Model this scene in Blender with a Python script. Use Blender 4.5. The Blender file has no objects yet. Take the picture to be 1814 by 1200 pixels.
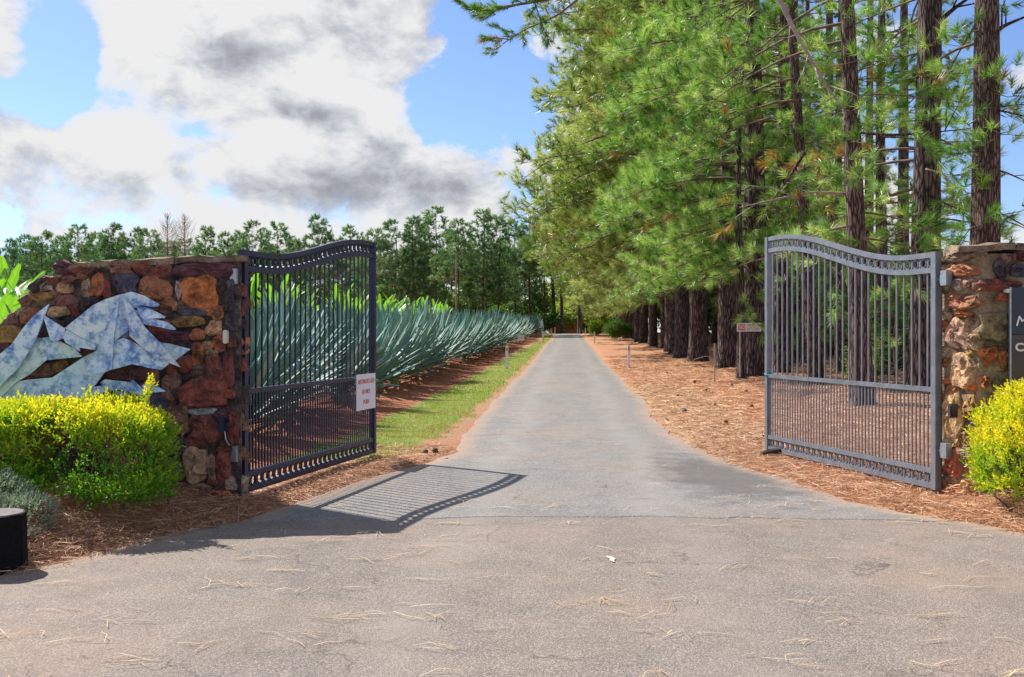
import bpy, math, random
import numpy as np
from mathutils import Vector, Matrix, noise as mnoise
from mathutils.geometry import tessellate_polygon

random.seed(7)
RNG = np.random.default_rng(11)
SC = bpy.context.scene
COL = SC.collection
PI = math.pi
F = 1740.0            # focal length in photo pixels (photo 1814 wide)
CX, CY, CAMH = 907.0, 592.0, 1.45

# ------------------------------------------------------------------ camera
cam = bpy.data.cameras.new("camera")
cam_o = bpy.data.objects.new("camera", cam)
COL.objects.link(cam_o)
cam_o.location = (0, 0, CAMH)
cam_o.rotation_euler = (math.radians(90), 0, 0)
cam.sensor_width = 36
cam.lens = 36 * F / 1814
cam.shift_y = -8 / 1814
cam.clip_start = 0.05
cam.clip_end = 3000
SC.camera = cam_o

# ------------------------------------------------------------------ light
SUN_DIR = Vector((-0.70, 0.62, 1.0)).normalized()      # towards the sun
SUN_EL = math.asin(SUN_DIR.z)
SUN_ROT = math.atan2(SUN_DIR.x, SUN_DIR.y)
sun = bpy.data.lights.new("sun", 'SUN')
sun.energy = 4.6
sun.angle = math.radians(0.5)
sun.color = (1.0, 0.95, 0.87)
sun_o = bpy.data.objects.new("sun", sun)
sun_o.rotation_euler = SUN_DIR.to_track_quat('Z', 'Y').to_euler()
COL.objects.link(sun_o)
SC.view_settings.view_transform = 'Standard'
SC.view_settings.look = 'None'
SC.view_settings.gamma = 1
SC.view_settings.use_curve_mapping = False
SC.view_settings.exposure = 0.82
SC.cycles.max_bounces = 8
SC.cycles.transparent_max_bounces = 8


class NT:
    """small helper for node trees"""
    def __init__(self, nt):
        self.nt = nt
        self.nodes = nt.nodes
        self.nodes.clear()

    def n(self, typ, **kw):
        nd = self.nodes.new(typ)
        for k, v in kw.items():
            if k.startswith('i_'):
                self.put(nd.inputs[k[2:].replace('__', ' ')], v)
            else:
                setattr(nd, k, v)
        return nd

    def put(self, sock, v):
        if hasattr(v, 'outputs'):
            v = v.outputs[0]
        if isinstance(v, bpy.types.NodeSocket):
            self.nt.links.new(v, sock)
        else:
            if isinstance(v, tuple) and len(v) == 3 and sock.type == 'RGBA':
                v = (*v, 1)
            sock.default_value = v

    def math(self, op, a, b=0.0, clamp=False):
        nd = self.n('ShaderNodeMath', operation=op, use_clamp=clamp)
        self.put(nd.inputs[0], a)
        self.put(nd.inputs[1], b)
        return nd.outputs[0]

    def mix(self, f, a, b, blend='MIX'):
        nd = self.n('ShaderNodeMix', data_type='RGBA', blend_type=blend)
        self.put(nd.inputs[0], f)
        self.put(nd.inputs[6], a)
        self.put(nd.inputs[7], b)
        return nd.outputs[2]

    def noise(self, vec, scale, detail=4, rough=0.5, out=0):
        nd = self.n('ShaderNodeTexNoise')
        if vec is not None:
            self.put(nd.inputs['Vector'], vec)
        nd.inputs['Scale'].default_value = scale
        nd.inputs['Detail'].default_value = detail
        nd.inputs['Roughness'].default_value = rough
        return nd.outputs[out]

    def ramp(self, f, stops):
        nd = self.n('ShaderNodeValToRGB')
        self.put(nd.inputs[0], f)
        cr = nd.color_ramp
        while len(cr.elements) < len(stops):
            cr.elements.new(0.5)
        for e, (p, c) in zip(cr.elements, stops):
            e.position = p
            e.color = (*c, 1) if isinstance(c, tuple) else (c, c, c, 1)
        return nd.outputs[0]

    def map(self, vec, scale=(1, 1, 1), rot=(0, 0, 0), loc=(0, 0, 0)):
        nd = self.n('ShaderNodeMapping')
        self.put(nd.inputs['Vector'], vec)
        nd.inputs['Scale'].default_value = scale
        nd.inputs['Rotation'].default_value = rot
        nd.inputs['Location'].default_value = loc
        return nd.outputs[0]

    def bump(self, h, strength, dist=0.01):
        nd = self.n('ShaderNodeBump')
        self.put(nd.inputs['Height'], h)
        nd.inputs['Strength'].default_value = strength
        nd.inputs['Distance'].default_value = dist
        return nd.outputs[0]


# ------------------------------------------------------------------ sky
def angles(px, py):
    az = math.atan((px - CX) / F)
    el = math.atan((CY - py) / F * math.cos(az))
    return az, el


world = bpy.data.worlds.new("World")
SC.world = world
world.use_nodes = True
W = NT(world.node_tree)
tc = W.n('ShaderNodeTexCoord')
gen = tc.outputs['Generated']
sep = W.n('ShaderNodeSeparateXYZ', i_Vector=gen)
azn = W.math('ARCTAN2', sep.outputs[0], sep.outputs[1])
eln = W.math('ARCSINE', sep.outputs[2])
SKY_K = 1.0


def blobs(lst):
    acc = None
    for px, py, rx, ry, w in lst:
        a, e = angles(px, py)
        dx = W.math('DIVIDE', W.math('SUBTRACT', azn, a), rx / F)
        dy = W.math('DIVIDE', W.math('SUBTRACT', eln, e), ry / F)
        r2 = W.math('ADD', W.math('MULTIPLY', dx, dx), W.math('MULTIPLY', dy, dy))
        g = W.math('MULTIPLY', W.math('EXPONENT', W.math('MULTIPLY', r2, -1.0)), w)
        acc = g if acc is None else W.math('ADD', acc, g)
    return acc


sky = W.n('ShaderNodeTexSky', sky_type='NISHITA')
sky.sun_disc = False
sky.sun_elevation = SUN_EL
sky.sun_rotation = SUN_ROT
sky.altitude = 400
sky.air_density = 1.0
sky.dust_density = 0.6
sky.ozone_density = 2.0
warp = W.noise(gen, 6.0, 3, 0.5, out=1)
wv = W.n('ShaderNodeVectorMath', operation='MULTIPLY_ADD')
W.put(wv.inputs[0], warp)
wv.inputs[1].default_value = (0.05, 0.05, 0.05)
W.put(wv.inputs[2], gen)
wvo = wv.outputs[0]
n1 = W.noise(W.map(wvo, (1, 1, 1.7)), 6.0, 12, 0.60)
cover = blobs([(470, 70, 330, 120, 0.34), (260, 150, 120, 90, 0.12), (300, 290, 420, 60, 0.18), (600, 290, 170, 90, 0.26),
               (860, 330, 190, 70, 0.16), (20, 240, 110, 70, 0.16), (10, 70, 70, 50, 0.20), (620, 150, 120, 60, 0.10),
               (90, 150, 75, 70, -0.34), (100, 40, 55, 60, -0.26), (850, 130, 110, 120, -0.42), (760, 215, 60, 60, -0.2),
               (930, 230, 60, 50, -0.1), (430, 243, 80, 12, -0.06), (880, 215, 40, 28, 0.09),
               (700, 60, 110, 60, 0.12), (1780, 300, 140, 120, -0.12), (1700, 120, 150, 80, -0.05)])
sof = W.n('ShaderNodeVectorMath', operation='ADD')
W.put(sof.inputs[0], wvo)
sof.inputs[1].default_value = (SUN_DIR.x * 0.045, SUN_DIR.y * 0.02, SUN_DIR.z * 0.05)
n1b = W.noise(W.map(sof.outputs[0], (1, 1, 1.7)), 6.0, 12, 0.60)
relief = W.math('MULTIPLY', W.math('SUBTRACT', n1b, n1), 2.4)
low = W.math('MULTIPLY', W.math('SUBTRACT', 0.20, eln, True), 0.55)
n4 = W.noise(W.map(wvo, (1, 1, 1.2), loc=(2, 1, 4)), 15.0, 11, 0.66)
n1s = W.math('ADD', W.math('MULTIPLY', n1, 1.35), W.math('MULTIPLY', n4, 0.55))
n1s = W.math('SUBTRACT', n1s, 0.45)
dens = W.math('ADD', W.math('ADD', n1s, cover), low)
mask = W.ramp(dens, [(0.485, 0.0), (0.52, 0.38), (0.56, 0.82), (0.66, 1.0)])
# belly grey and inner modelling
n2 = W.noise(W.map(wvo, (1, 1, 2.0), loc=(3.1, 0.4, 0.7)), 8, 10, 0.6)
n3 = W.noise(W.map(wvo, (1, 1, 1.4), loc=(0.1, 5.4, 0.7)), 24.0, 9, 0.6)
belly = blobs([(400, 190, 170, 26, 0.26), (520, 200, 150, 22, 0.16), (560, 70, 200, 75, 0.24), (700, 90, 110, 50, 0.10),
               (290, 305, 45, 18, 0.16), (60, 330, 190, 24, 0.12), (640, 300, 130, 30, 0.10), (760, 370, 300, 14, 0.10),
               (560, 340, 240, 18, 0.12), (230, 70, 90, 60, -0.22), (250, 150, 110, 40, -0.18), (620, 225, 130, 25, -0.10),
               (780, 30, 60, 60, -0.1)])
grey = W.math('ADD', W.math('ADD', W.math('ADD', W.math('MULTIPLY', n2, 0.50), W.math('MULTIPLY', n3, 0.42)), 0.0), W.math('ADD', W.math('MULTIPLY', belly, 1.0), relief))
ccol = W.ramp(grey, [(0.42, (1.05, 1.05, 1.05)), (0.54, (0.92, 0.94, 0.97)), (0.70, (0.70, 0.73, 0.79)), (0.88, (0.50, 0.52, 0.58)), (1.1 / 1.1, (0.42, 0.44, 0.49))])
csc = W.n('ShaderNodeVectorMath', operation='SCALE')
W.put(csc.inputs[0], ccol)
csc.inputs['Scale'].default_value = 4.6
# blue sky a bit fuller
skyc = W.mix(1.0, sky.outputs[0], (0.70, 0.78, 0.98), 'MULTIPLY')
allc = W.mix(mask, skyc, csc.outputs[0])
bg = W.n('ShaderNodeBackground')
W.put(bg.inputs[0], allc)
bg.inputs[1].default_value = 0.1
out = W.n('ShaderNodeOutputWorld')
W.nt.links.new(bg.outputs[0], out.inputs[0])

# ------------------------------------------------------------------ mesh helpers


def tag(o, label=None, cat=None, group=None, kind=None):
    if label:
        o['label'] = label
    if cat:
        o['category'] = cat
    if group:
        o['group'] = group
    if kind:
        o['kind'] = kind
    return o


def mesh_np(name, V, faces, mats, smooth=False, attr=None, mat_idx=None):
    """faces: array (m,k) or list of such arrays"""
    V = np.asarray(V, dtype=np.float32).reshape(-1, 3)
    if not isinstance(faces, list):
        faces = [faces]
    faces = [np.asarray(f, dtype=np.int32) for f in faces if len(f)]
    me = bpy.data.meshes.new(name)
    me.vertices.add(len(V))
    me.vertices.foreach_set('co', V.ravel())
    tot = np.concatenate([np.full(len(f), f.shape[1], dtype=np.int32) for f in faces])
    loops = np.concatenate([f.ravel() for f in faces])
    me.loops.add(len(loops))
    me.loops.foreach_set('vertex_index', loops)
    me.polygons.add(len(tot))
    me.polygons.foreach_set('loop_start', np.concatenate([[0], np.cumsum(tot)[:-1]]).astype(np.int32))
    me.polygons.foreach_set('loop_total', tot)
    me.polygons.foreach_set('use_smooth', np.full(len(tot), bool(smooth), dtype=bool))
    if mat_idx is not None:
        me.polygons.foreach_set('material_index', np.asarray(mat_idx, dtype=np.int32))
    me.update(calc_edges=True)
    for m in (mats if isinstance(mats, (list, tuple)) else [mats]):
        me.materials.append(m)
    if attr:
        for k, a in attr.items():
            a = np.asarray(a, dtype=np.float32)
            if a.ndim == 2:
                at = me.attributes.new(k, 'FLOAT_COLOR', 'POINT')
                if a.shape[1] == 3:
                    a = np.concatenate([a, np.ones((len(a), 1), dtype=np.float32)], 1)
                at.data.foreach_set('color', a.ravel())
            else:
                at = me.attributes.new(k, 'FLOAT', 'POINT')
                at.data.foreach_set('value', a)
    return me


def obj(name, me, parent=None, loc=None, rot=None, scale=None):
    o = bpy.data.objects.new(name, me)
    COL.objects.link(o)
    if parent is not None:
        o.parent = parent
    if loc is not None:
        o.location = loc
    if rot is not None:
        o.rotation_euler = rot
    if scale is not None:
        o.scale = scale if hasattr(scale, '__len__') else (scale,) * 3
    return o


def empty(name, loc, rotz=0):
    o = bpy.data.objects.new(name, None)
    COL.objects.link(o)
    o.location = loc
    o.rotation_euler = (0, 0, rotz)
    o.empty_display_size = 0.2
    return o


class MB:
    def __init__(self):
        self.V, self.Q, self.T, self.n = [], [], [], 0

    def add(self, V, Q=None, T=None):
        V = np.asarray(V, float)
        self.V.append(V)
        if Q is not None and len(Q):
            self.Q.append(np.asarray(Q, int) + self.n)
        if T is not None and len(T):
            self.T.append(np.asarray(T, int) + self.n)
        self.n += len(V)
        return self

    def box(self, c, s, R=None):
        c = np.array(c, float)
        h = np.array(s, float) / 2
        P = np.array([[x, y, z] for x in (-1, 1) for y in (-1, 1) for z in (-1, 1)]) * h
        if R is not None:
            P = P @ np.array(R).T
        return self.add(P + c, [[0, 1, 3, 2], [4, 6, 7, 5], [0, 4, 5, 1], [2, 3, 7, 6], [0, 2, 6, 4], [1, 5, 7, 3]])

    def tube(self, P, r, k=6, cap=True, rfun=None):
        P = np.asarray(P, float)
        n = len(P)
        r = np.broadcast_to(np.asarray(r, float), (n,))
        T = np.gradient(P, axis=0)
        T /= np.linalg.norm(T, axis=1)[:, None] + 1e-9
        ref = np.array([0, 0, 1.0]) if abs(T[:, 2]).mean() < 0.8 else np.array([1.0, 0, 0])
        A = np.cross(T, ref)
        A /= np.linalg.norm(A, axis=1)[:, None] + 1e-9
        B = np.cross(T, A)
        th = np.arange(k) / k * 2 * PI
        ring = A[:, None, :] * np.cos(th)[None, :, None] + B[:, None, :] * np.sin(th)[None, :, None]
        rr = r[:, None] * (rfun(n, k) if rfun is not None else 1.0) * np.ones((n, k))
        V = (P[:, None, :] + ring * rr[:, :, None]).reshape(-1, 3)
        i = np.arange(n - 1)[:, None] * k
        j = np.arange(k)[None, :]
        j2 = (j + 1) % k
        Q = np.stack([i + j, i + j2, i + k + j2, i + k + j], -1).reshape(-1, 4)
        Tt = []
        if cap:
            V = np.vstack([V, P[0], P[-1]])
            a, b = n * k, n * k + 1
            for q in range(k):
                Tt.append([a, (q + 1) % k, q])
                Tt.append([b, (n - 1) * k + q, (n - 1) * k + (q + 1) % k])
        return self.add(V, Q, Tt)

    def prism(self, poly, d0, d1, frame=None):
        """poly: list of (a,b); extruded from d0 to d1 along third axis; frame maps (a,b,d)->xyz"""
        n = len(poly)
        tri = tessellate_polygon([[Vector((a, b, 0)) for a, b in poly]])
        P = [(a, b, d0) for a, b in poly] + [(a, b, d1) for a, b in poly]
        if frame:
            P = [frame(*p) for p in P]
        T = [list(t) for t in tri] + [[t[2] + n, t[1] + n, t[0] + n] for t in tri]
        Q = [[i, (i + 1) % n, (i + 1) % n + n, i + n] for i in range(n)]
        return self.add(P, Q, T)

    def mesh(self, name, mats, smooth=False, attr=None):
        fs = []
        if self.Q:
            fs.append(np.vstack(self.Q))
        if self.T:
            fs.append(np.vstack(self.T))
        me = mesh_np(name, np.vstack(self.V), fs, mats, smooth, attr)
        import bmesh
        if self.n < 20000:
            bm = bmesh.new()
            bm.from_mesh(me)
            bmesh.ops.recalc_face_normals(bm, faces=bm.faces)
            bm.to_mesh(me)
            bm.free()
        return me


def sstep(x, a, b):
    t = np.clip((np.asarray(x, float) - a) / (b - a), 0, 1)
    return t * t * (3 - 2 * t)


def vnoise(x, y, f=1.0, seed=0):
    """cheap smooth 2-D value noise, vectorised, -1..1"""
    x = np.asarray(x, float) * f + seed * 17.3
    y = np.asarray(y, float) * f + seed * 9.1
    xi, yi = np.floor(x), np.floor(y)
    xf, yf = x - xi, y - yi
    u, v = xf * xf * (3 - 2 * xf), yf * yf * (3 - 2 * yf)

    def h(a, b):
        s = np.sin(a * 127.1 + b * 311.7 + seed * 3.3) * 43758.5453
        return s - np.floor(s)
    return ((h(xi, yi) * (1 - u) + h(xi + 1, yi) * u) * (1 - v) + (h(xi, yi + 1) * (1 - u) + h(xi + 1, yi + 1) * u) * v) * 2 - 1


# ------------------------------------------------------------------ terrain functions
def prof(Y):
    Y = np.asarray(Y, float)
    s = 0.0150 * 5 * np.log1p(np.exp(np.clip((Y - 22) / 5, -30, 30)))
    s = np.where(Y > 150, 0.0150 * (Y - 22), s)
    k = 0.05
    return -k * np.log(np.exp(-s / k) + np.exp(-1.50 / k)) - 0.0006 * 0


def unproj(px, py):
    Y = 2523 / max(py - CY, 0.6)
    lo, hi = 1.0, 128.0
    f = lambda Y: CAMH - float(prof(Y)) - (py - CY) / F * Y
    for _ in range(50):
        m = (lo + hi) / 2
        if f(m) > 0:
            lo = m
        else:
            hi = m
    return (px - CX) / F * lo, lo


LE = [(440, 921), (550, 882), (640, 853), (745, 823), (800, 802), (820, 775), (850, 740), (880, 705), (900, 685),
      (925, 660), (948, 635), (965, 612), (978, 600), (985, 591)]
RE = [(1640, 915), (1500, 889), (1400, 851), (1310, 826), (1255, 801), (1190, 770), (1152, 735), (1143, 712),
      (1122, 695), (1095, 665), (1070, 640), (1047, 612), (1036, 600), (1029, 591)]
le = sorted([unproj(*p)[::-1] for p in LE])
re = sorted([unproj(*p)[::-1] for p in RE])
le = [(-3, -14), (3.5, -9), (5.0, -4.4), (5.9, -3.08), (6.15, -2.95), (6.6, -2.70), (7.2, -2.45)] + le + [(135, 5.3), (160, 6.8)]
re = [(-3, 14), (3.5, 9), (5.6, 5.2), (6.5, 4.2), (7.05, 3.72), (7.5, 3.55)] + re + [(135, 9.6), (160, 11.5)]
LY, LX = np.array(le).T
RY, RX = np.array(re).T
xl = lambda Y: np.interp(Y, LY, LX)
xr = lambda Y: np.interp(Y, RY, RX)


def gh(x, y):
    """height of the bare ground"""
    x = np.asarray(x, float)
    y = np.asarray(y, float)
    oL, oR = xl(y) - x, x - xr(y)
    o = np.maximum(oL, oR)
    z = prof(y) - 0.035 + (0.058 + 0.017 * sstep(y, 12, 14)) * sstep(o, -0.06, 0.16)
    out_ = sstep(o, 0.1, 0.8) * (0.35 + 0.65 * sstep(y, 11, 14))
    z += out_ * (0.025 * vnoise(x, y, 2.3, 1) + 0.02 * vnoise(x, y, 5.1, 2) + 0.03 * vnoise(x, y, 0.6, 3))
    # litter mound in front of the left wall
    z += 0.20 * sstep(-x, 2.35, 3.1) * sstep(oL, 0.0, 0.9) * (1 - sstep(y, 8.2, 9.3)) * (1 - sstep(-x, 7, 10))
    z += 0.10 * sstep(x, 3.7, 4.3) * sstep(oR, 0.0, 0.7) * (1 - sstep(y, 8.8, 10.0)) * (1 - sstep(x, 7, 10))
    # soil ridge under the agave row
    d = x - 0.0578 * y
    z += 0.13 * np.exp(-((d + 4.7) / 1.0) ** 2) * sstep(y, 9.5, 12)
    z += 0.13 * np.exp(-((d + 6.8) / 1.0) ** 2) * sstep(y, 9.5, 12)
    # the plantation floor rises very slightly from the road
    z += 0.12 * sstep(oR, 1.5, 6) * sstep(y, 11, 16)
    return z


def gz(x, y):
    return float(gh(x, y))


# ------------------------------------------------------------------ materials
def newmat(name):
    m = bpy.data.materials.new(name)
    m.use_nodes = True
    return m, NT(m.node_tree)


def finish(T, color, rough=0.7, normal=None, metallic=0.0, spec=0.5):
    b = T.n('ShaderNodeBsdfPrincipled')
    T.put(b.inputs['Base Color'], color)
    T.put(b.inputs['Roughness'], rough)
    T.put(b.inputs['Metallic'], metallic)
    T.put(b.inputs['Specular IOR Level'], spec)
    if normal is not None:
        T.put(b.inputs['Normal'], normal)
    o = T.n('ShaderNodeOutputMaterial')
    T.nt.links.new(b.outputs[0], o.inputs[0])
    return b


def mat_leaf(name, stops, rough=0.5, trans=0.35, jitter=0.25, spec=0.3, attr='tint', nscale=3.0):
    """foliage: colour runs along a ramp by the point attribute tint; light shines through"""
    m, T = newmat(name)
    a = T.n('ShaderNodeAttribute', attribute_name=attr)
    geo = T.n('ShaderNodeNewGeometry')
    nz = T.noise(geo.outputs['Position'], nscale, 3, 0.6)
    oi = T.n('ShaderNodeObjectInfo')
    t = T.math('ADD', a.outputs['Fac'], T.math('MULTIPLY', T.math('SUBTRACT', nz, 0.5), jitter * 2))
    t = T.math('ADD', t, T.math('MULTIPLY', T.math('SUBTRACT', oi.outputs['Random'], 0.5), jitter * 0.5))
    col = T.ramp(t, stops)
    p = T.n('ShaderNodeBsdfPrincipled')
    T.put(p.inputs['Base Color'], col)
    p.inputs['Roughness'].default_value = rough
    p.inputs['Specular IOR Level'].default_value = spec
    tr = T.n('ShaderNodeBsdfTranslucent')
    T.put(tr.inputs['Color'], T.mix(1.0, col, (1.15, 1.2, 0.7), 'MULTIPLY'))
    mx = T.n('ShaderNodeMixShader')
    mx.inputs[0].default_value = trans
    T.nt.links.new(p.outputs[0], mx.inputs[1])
    T.nt.links.new(tr.outputs[0], mx.inputs[2])
    o = T.n('ShaderNodeOutputMaterial')
    T.nt.links.new(mx.outputs[0], o.inputs[0])
    return m


def mat_plain(name, col, rough=0.5, metallic=0.0, var=0.15, scale=12, bump=0.0, spec=0.5):
    m, T = newmat(name)
    tcx = T.n('ShaderNodeTexCoord')
    nz = T.noise(tcx.outputs['Object'], scale, 5, 0.6)
    lo = tuple(c * (1 - var) for c in col)
    hi = tuple(min(1, c * (1 + var)) for c in col)
    c = T.ramp(nz, [(0.3, lo), (0.7, hi)])
    r = T.math('ADD', rough - 0.08, T.math('MULTIPLY', nz, 0.16))
    finish(T, c, r, T.bump(nz, bump, 0.01) if bump else None, metallic, spec)
    return m


# asphalt
def mat_asphalt(name, base, dust, dust_amt, agg_scale, patch):
    m, T = newmat(name)
    geo = T.n('ShaderNodeNewGeometry')
    P = geo.outputs['Position']
    vor = T.n('ShaderNodeTexVoronoi', feature='F1')
    T.put(vor.inputs['Vector'], P)
    vor.inputs['Scale'].default_value = agg_scale
    vcol = T.n('ShaderNodeSeparateColor')
    T.put(vcol.inputs[0], vor.outputs['Color'])
    agg = T.ramp(vcol.outputs[0], [(0.0, tuple(c * 0.40 for c in base)), (0.45, tuple(c * 0.85 for c in base)),
                                   (0.8, tuple(c * 1.30 for c in base)), (1.0, tuple(min(1, c * 2.1) for c in base))])
    fine = T.noise(P, 260, 3, 0.6)
    c = T.mix(0.35, agg, T.ramp(fine, [(0.3, tuple(c * 0.5 for c in base)), (0.7, tuple(c * 1.6 for c in base))]))
    big = T.noise(P, 0.55, 6, 0.6)
    c = T.mix(T.ramp(big, [(0.45, 0.0), (0.7, dust_amt)]), c, dust)
    md = T.noise(P, 3.2, 6, 0.7)
    c = T.mix(1.0, c, T.ramp(md, [(0.3, 0.86), (0.7, 1.10)]), 'MULTIPLY')
    # tar-dark patches and wheel tracks
    pt = T.noise(T.map(P, (1.1, 0.35, 1), loc=patch), 0.9, 7, 0.65)
    c = T.mix(T.ramp(pt, [(0.56, 0.0), (0.72, 0.42)]), c, tuple(x * 0.5 for x in base))
    # worn wheel paths along the drive
    sx = T.n('ShaderNodeSeparateXYZ')
    T.put(sx.inputs[0], P)
    dl = T.math('SUBTRACT', sx.outputs[0], T.math('MULTIPLY', sx.outputs[1], 0.0578))
    wob = T.math('MULTIPLY', T.math('SUBTRACT', T.noise(P, 0.35, 3), 0.5), 1.1)
    dw = T.math('ABSOLUTE', T.math('SUBTRACT', T.math('ABSOLUTE', T.math('ADD', dl, wob)), 0.78))
    trk = T.math('MULTIPLY', T.ramp(dw, [(0.0, 0.55), (0.35, 0.0)]), T.ramp(T.noise(P, 1.4, 5, 0.65), [(0.35, 0.3), (0.65, 1.0)]))
    c = T.mix(trk, c, tuple(min(1, x * 1.45) for x in base))
    # specks of dark grit
    sp = T.noise(P, 75, 2, 0.5)
    c = T.mix(T.ramp(sp, [(0.66, 0.0), (0.72, 0.55)]), c, (0.03, 0.028, 0.026))
    # fine cracks
    wv_ = T.n('ShaderNodeVectorMath', operation='MULTIPLY_ADD')
    T.put(wv_.inputs[0], T.noise(P, 2.5, 5, 0.6, out=1))
    wv_.inputs[1].default_value = (0.8, 0.8, 0)
    T.put(wv_.inputs[2], P)
    cr = T.n('ShaderNodeTexVoronoi', feature='DISTANCE_TO_EDGE')
    T.put(cr.inputs['Vector'], wv_)
    cr.inputs['Scale'].default_value = 0.8
    crm = T.ramp(cr.outputs['Distance'], [(0.0, 0.65), (0.009, 0.0)])
    crm = T.math('MULTIPLY', crm, T.ramp(T.noise(P, 0.9, 3), [(0.48, 0.0), (0.6, 1.0)]))
    c = T.mix(crm, c, (0.03, 0.028, 0.027))
    tarv = T.n('ShaderNodeVectorMath', operation='DISTANCE')
    T.put(tarv.inputs[0], T.map(P, (1.0, 0.42, 1)))
    tarv.inputs[1].default_value = (2.15, 10.0 * 0.42, 0.0)
    tarm = T.math('ADD', T.math('MULTIPLY', tarv.outputs['Value'], 0.62), T.math('MULTIPLY', T.math('SUBTRACT', md, 0.5), 1.0))
    c = T.mix(T.ramp(tarm, [(0.22, 0.72), (0.52, 0.0)]), c, tuple(x * 0.45 for x in base))
    att = T.n('ShaderNodeAttribute', attribute_name='edge')
    en = T.math('ADD', att.outputs['Fac'], T.math('MULTIPLY', T.math('SUBTRACT', md, 0.5), 0.9))
    c = T.mix(T.ramp(en, [(0.45, 0.0), (1.0, 0.75)]), c, dust)
    h = T.math('ADD', T.math('MULTIPLY', vor.outputs['Distance'], -0.9), T.math('MULTIPLY', fine, 0.4))
    finish(T, c, 0.86, T.bump(h, 0.55, 0.006), 0, 0.3)
    return m


M = {}
M['road'] = mat_asphalt('grey_chip_seal', (0.196, 0.184, 0.174), (0.36, 0.25, 0.18), 0.30, 120, (2, 1, 0))
M['apron'] = mat_asphalt('brown_grey_asphalt', (0.198, 0.168, 0.146), (0.34, 0.24, 0.175), 0.5, 140, (5, 3, 0))

# ground: attribute Col = (grass, red soil, dark mould)
m, T = newmat('needle_covered_ground')
geo = T.n('ShaderNodeNewGeometry')
P = geo.outputs['Position']
at = T.n('ShaderNodeAttribute', attribute_name='cover')
sc_ = T.n('ShaderNodeSeparateColor')
T.put(sc_.inputs[0], at.outputs['Color'])
s1 = T.noise(T.map(P, (1, 9, 1), rot=(0, 0, 0.5)), 14, 5, 0.65)
s2 = T.noise(T.map(P, (9, 1, 1), rot=(0, 0, 0.2)), 13, 5, 0.65)
s3 = T.noise(T.map(P, (7, 1, 1), rot=(0, 0, 1.0)), 17, 5, 0.65)
sm = T.math('MAXIMUM', T.math('MAXIMUM', s1, s2), s3)
litter = T.ramp(sm, [(0.46, (0.13, 0.055, 0.03)), (0.55, (0.44, 0.21, 0.11)), (0.64, (0.64, 0.36, 0.215)), (0.8, (0.76, 0.53, 0.36))])
big = T.noise(P, 0.8, 5, 0.6)
litter = T.mix(T.ramp(big, [(0.4, 0.0), (0.7, 0.5)]), litter, (0.42, 0.20, 0.105))
grit = T.noise(P, 40, 4, 0.7)
soil = T.ramp(grit, [(0.3, (0.20, 0.062, 0.030)), (0.6, (0.40, 0.15, 0.075)), (0.8, (0.50, 0.24, 0.14))])
grs = T.ramp(T.noise(P, 30, 5, 0.7), [(0.3, (0.12, 0.13, 0.03)), (0.55, (0.24, 0.27, 0.06)), (0.75, (0.40, 0.36, 0.14))])
c = T.mix(T.ramp(T.math('ADD', sc_.outputs[1], T.math('MULTIPLY', T.math('SUBTRACT', big, 0.5), 0.9)), [(0.4, 0.0), (0.6, 1.0)]), litter, soil)
c = T.mix(T.ramp(T.math('ADD', sc_.outputs[0], T.math('MULTIPLY', T.math('SUBTRACT', T.noise(P, 3.0, 6, 0.7), 0.5), 1.1)), [(0.42, 0.0), (0.6, 0.92)]), c, grs)
grv = T.n('ShaderNodeTexVoronoi')
T.put(grv.inputs['Vector'], P)
grv.inputs['Scale'].default_value = 70
gvc = T.n('ShaderNodeSeparateColor')
T.put(gvc.inputs[0], grv.outputs['Color'])
gravel = T.ramp(gvc.outputs[0], [(0.0, (0.12, 0.06, 0.03)), (0.5, (0.36, 0.20, 0.10)), (1.0, (0.62, 0.48, 0.32))])
c = T.mix(T.ramp(T.math('ADD', sc_.outputs[2], T.math('MULTIPLY', T.math('SUBTRACT', T.noise(P, 2.0, 5, 0.7), 0.5), 0.9)), [(0.42, 0.0), (0.62, 0.8)]), c, gravel)
h = T.math('ADD', T.math('MULTIPLY', sm, 0.8), T.math('MULTIPLY', grit, 0.4))
finish(T, c, 0.9, T.bump(h, 0.9, 0.03), 0, 0.2)
M['ground'] = m

M['needle_brown'] = mat_leaf('fallen_needle', [(0.0, (0.13, 0.05, 0.028)), (0.35, (0.36, 0.155, 0.085)), (0.65, (0.58, 0.32, 0.19)), (1.0, (0.78, 0.57, 0.38))], 0.6, 0.12, 0.12, 0.25)
M['needle_pale'] = mat_leaf('bleached_needle', [(0.0, (0.42, 0.24, 0.11)), (1.0, (0.75, 0.60, 0.40))], 0.6, 0.05, 0.1, 0.25)
M['pine'] = mat_leaf('pine_needle', [(0.0, (0.30, 0.14, 0.045)), (0.12, (0.42, 0.28, 0.05)), (0.26, (0.22, 0.30, 0.045)), (0.45, (0.065, 0.185, 0.028)), (0.74, (0.21, 0.42, 0.065)), (1.0, (0.50, 0.66, 0.22))], 0.38, 0.28, 0.20, 0.5, nscale=0.8)
M['pine_olive'] = mat_leaf('olive_pine_needle', [(0.0, (0.30, 0.15, 0.05)), (0.12, (0.40, 0.29, 0.07)), (0.26, (0.28, 0.31, 0.06)), (0.45, (0.10, 0.19, 0.04)), (0.74, (0.32, 0.44, 0.10)), (1.0, (0.60, 0.66, 0.28))], 0.38, 0.28, 0.22, 0.5, nscale=0.45)
M['pine_far'] = mat_leaf('distant_pine_needle', [(0.0, (0.22, 0.23, 0.08)), (0.3, (0.08, 0.19, 0.095)), (0.7, (0.12, 0.26, 0.13)), (1.0, (0.26, 0.38, 0.15))], 0.55, 0.35, 0.2, 0.25, nscale=0.3)
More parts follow.
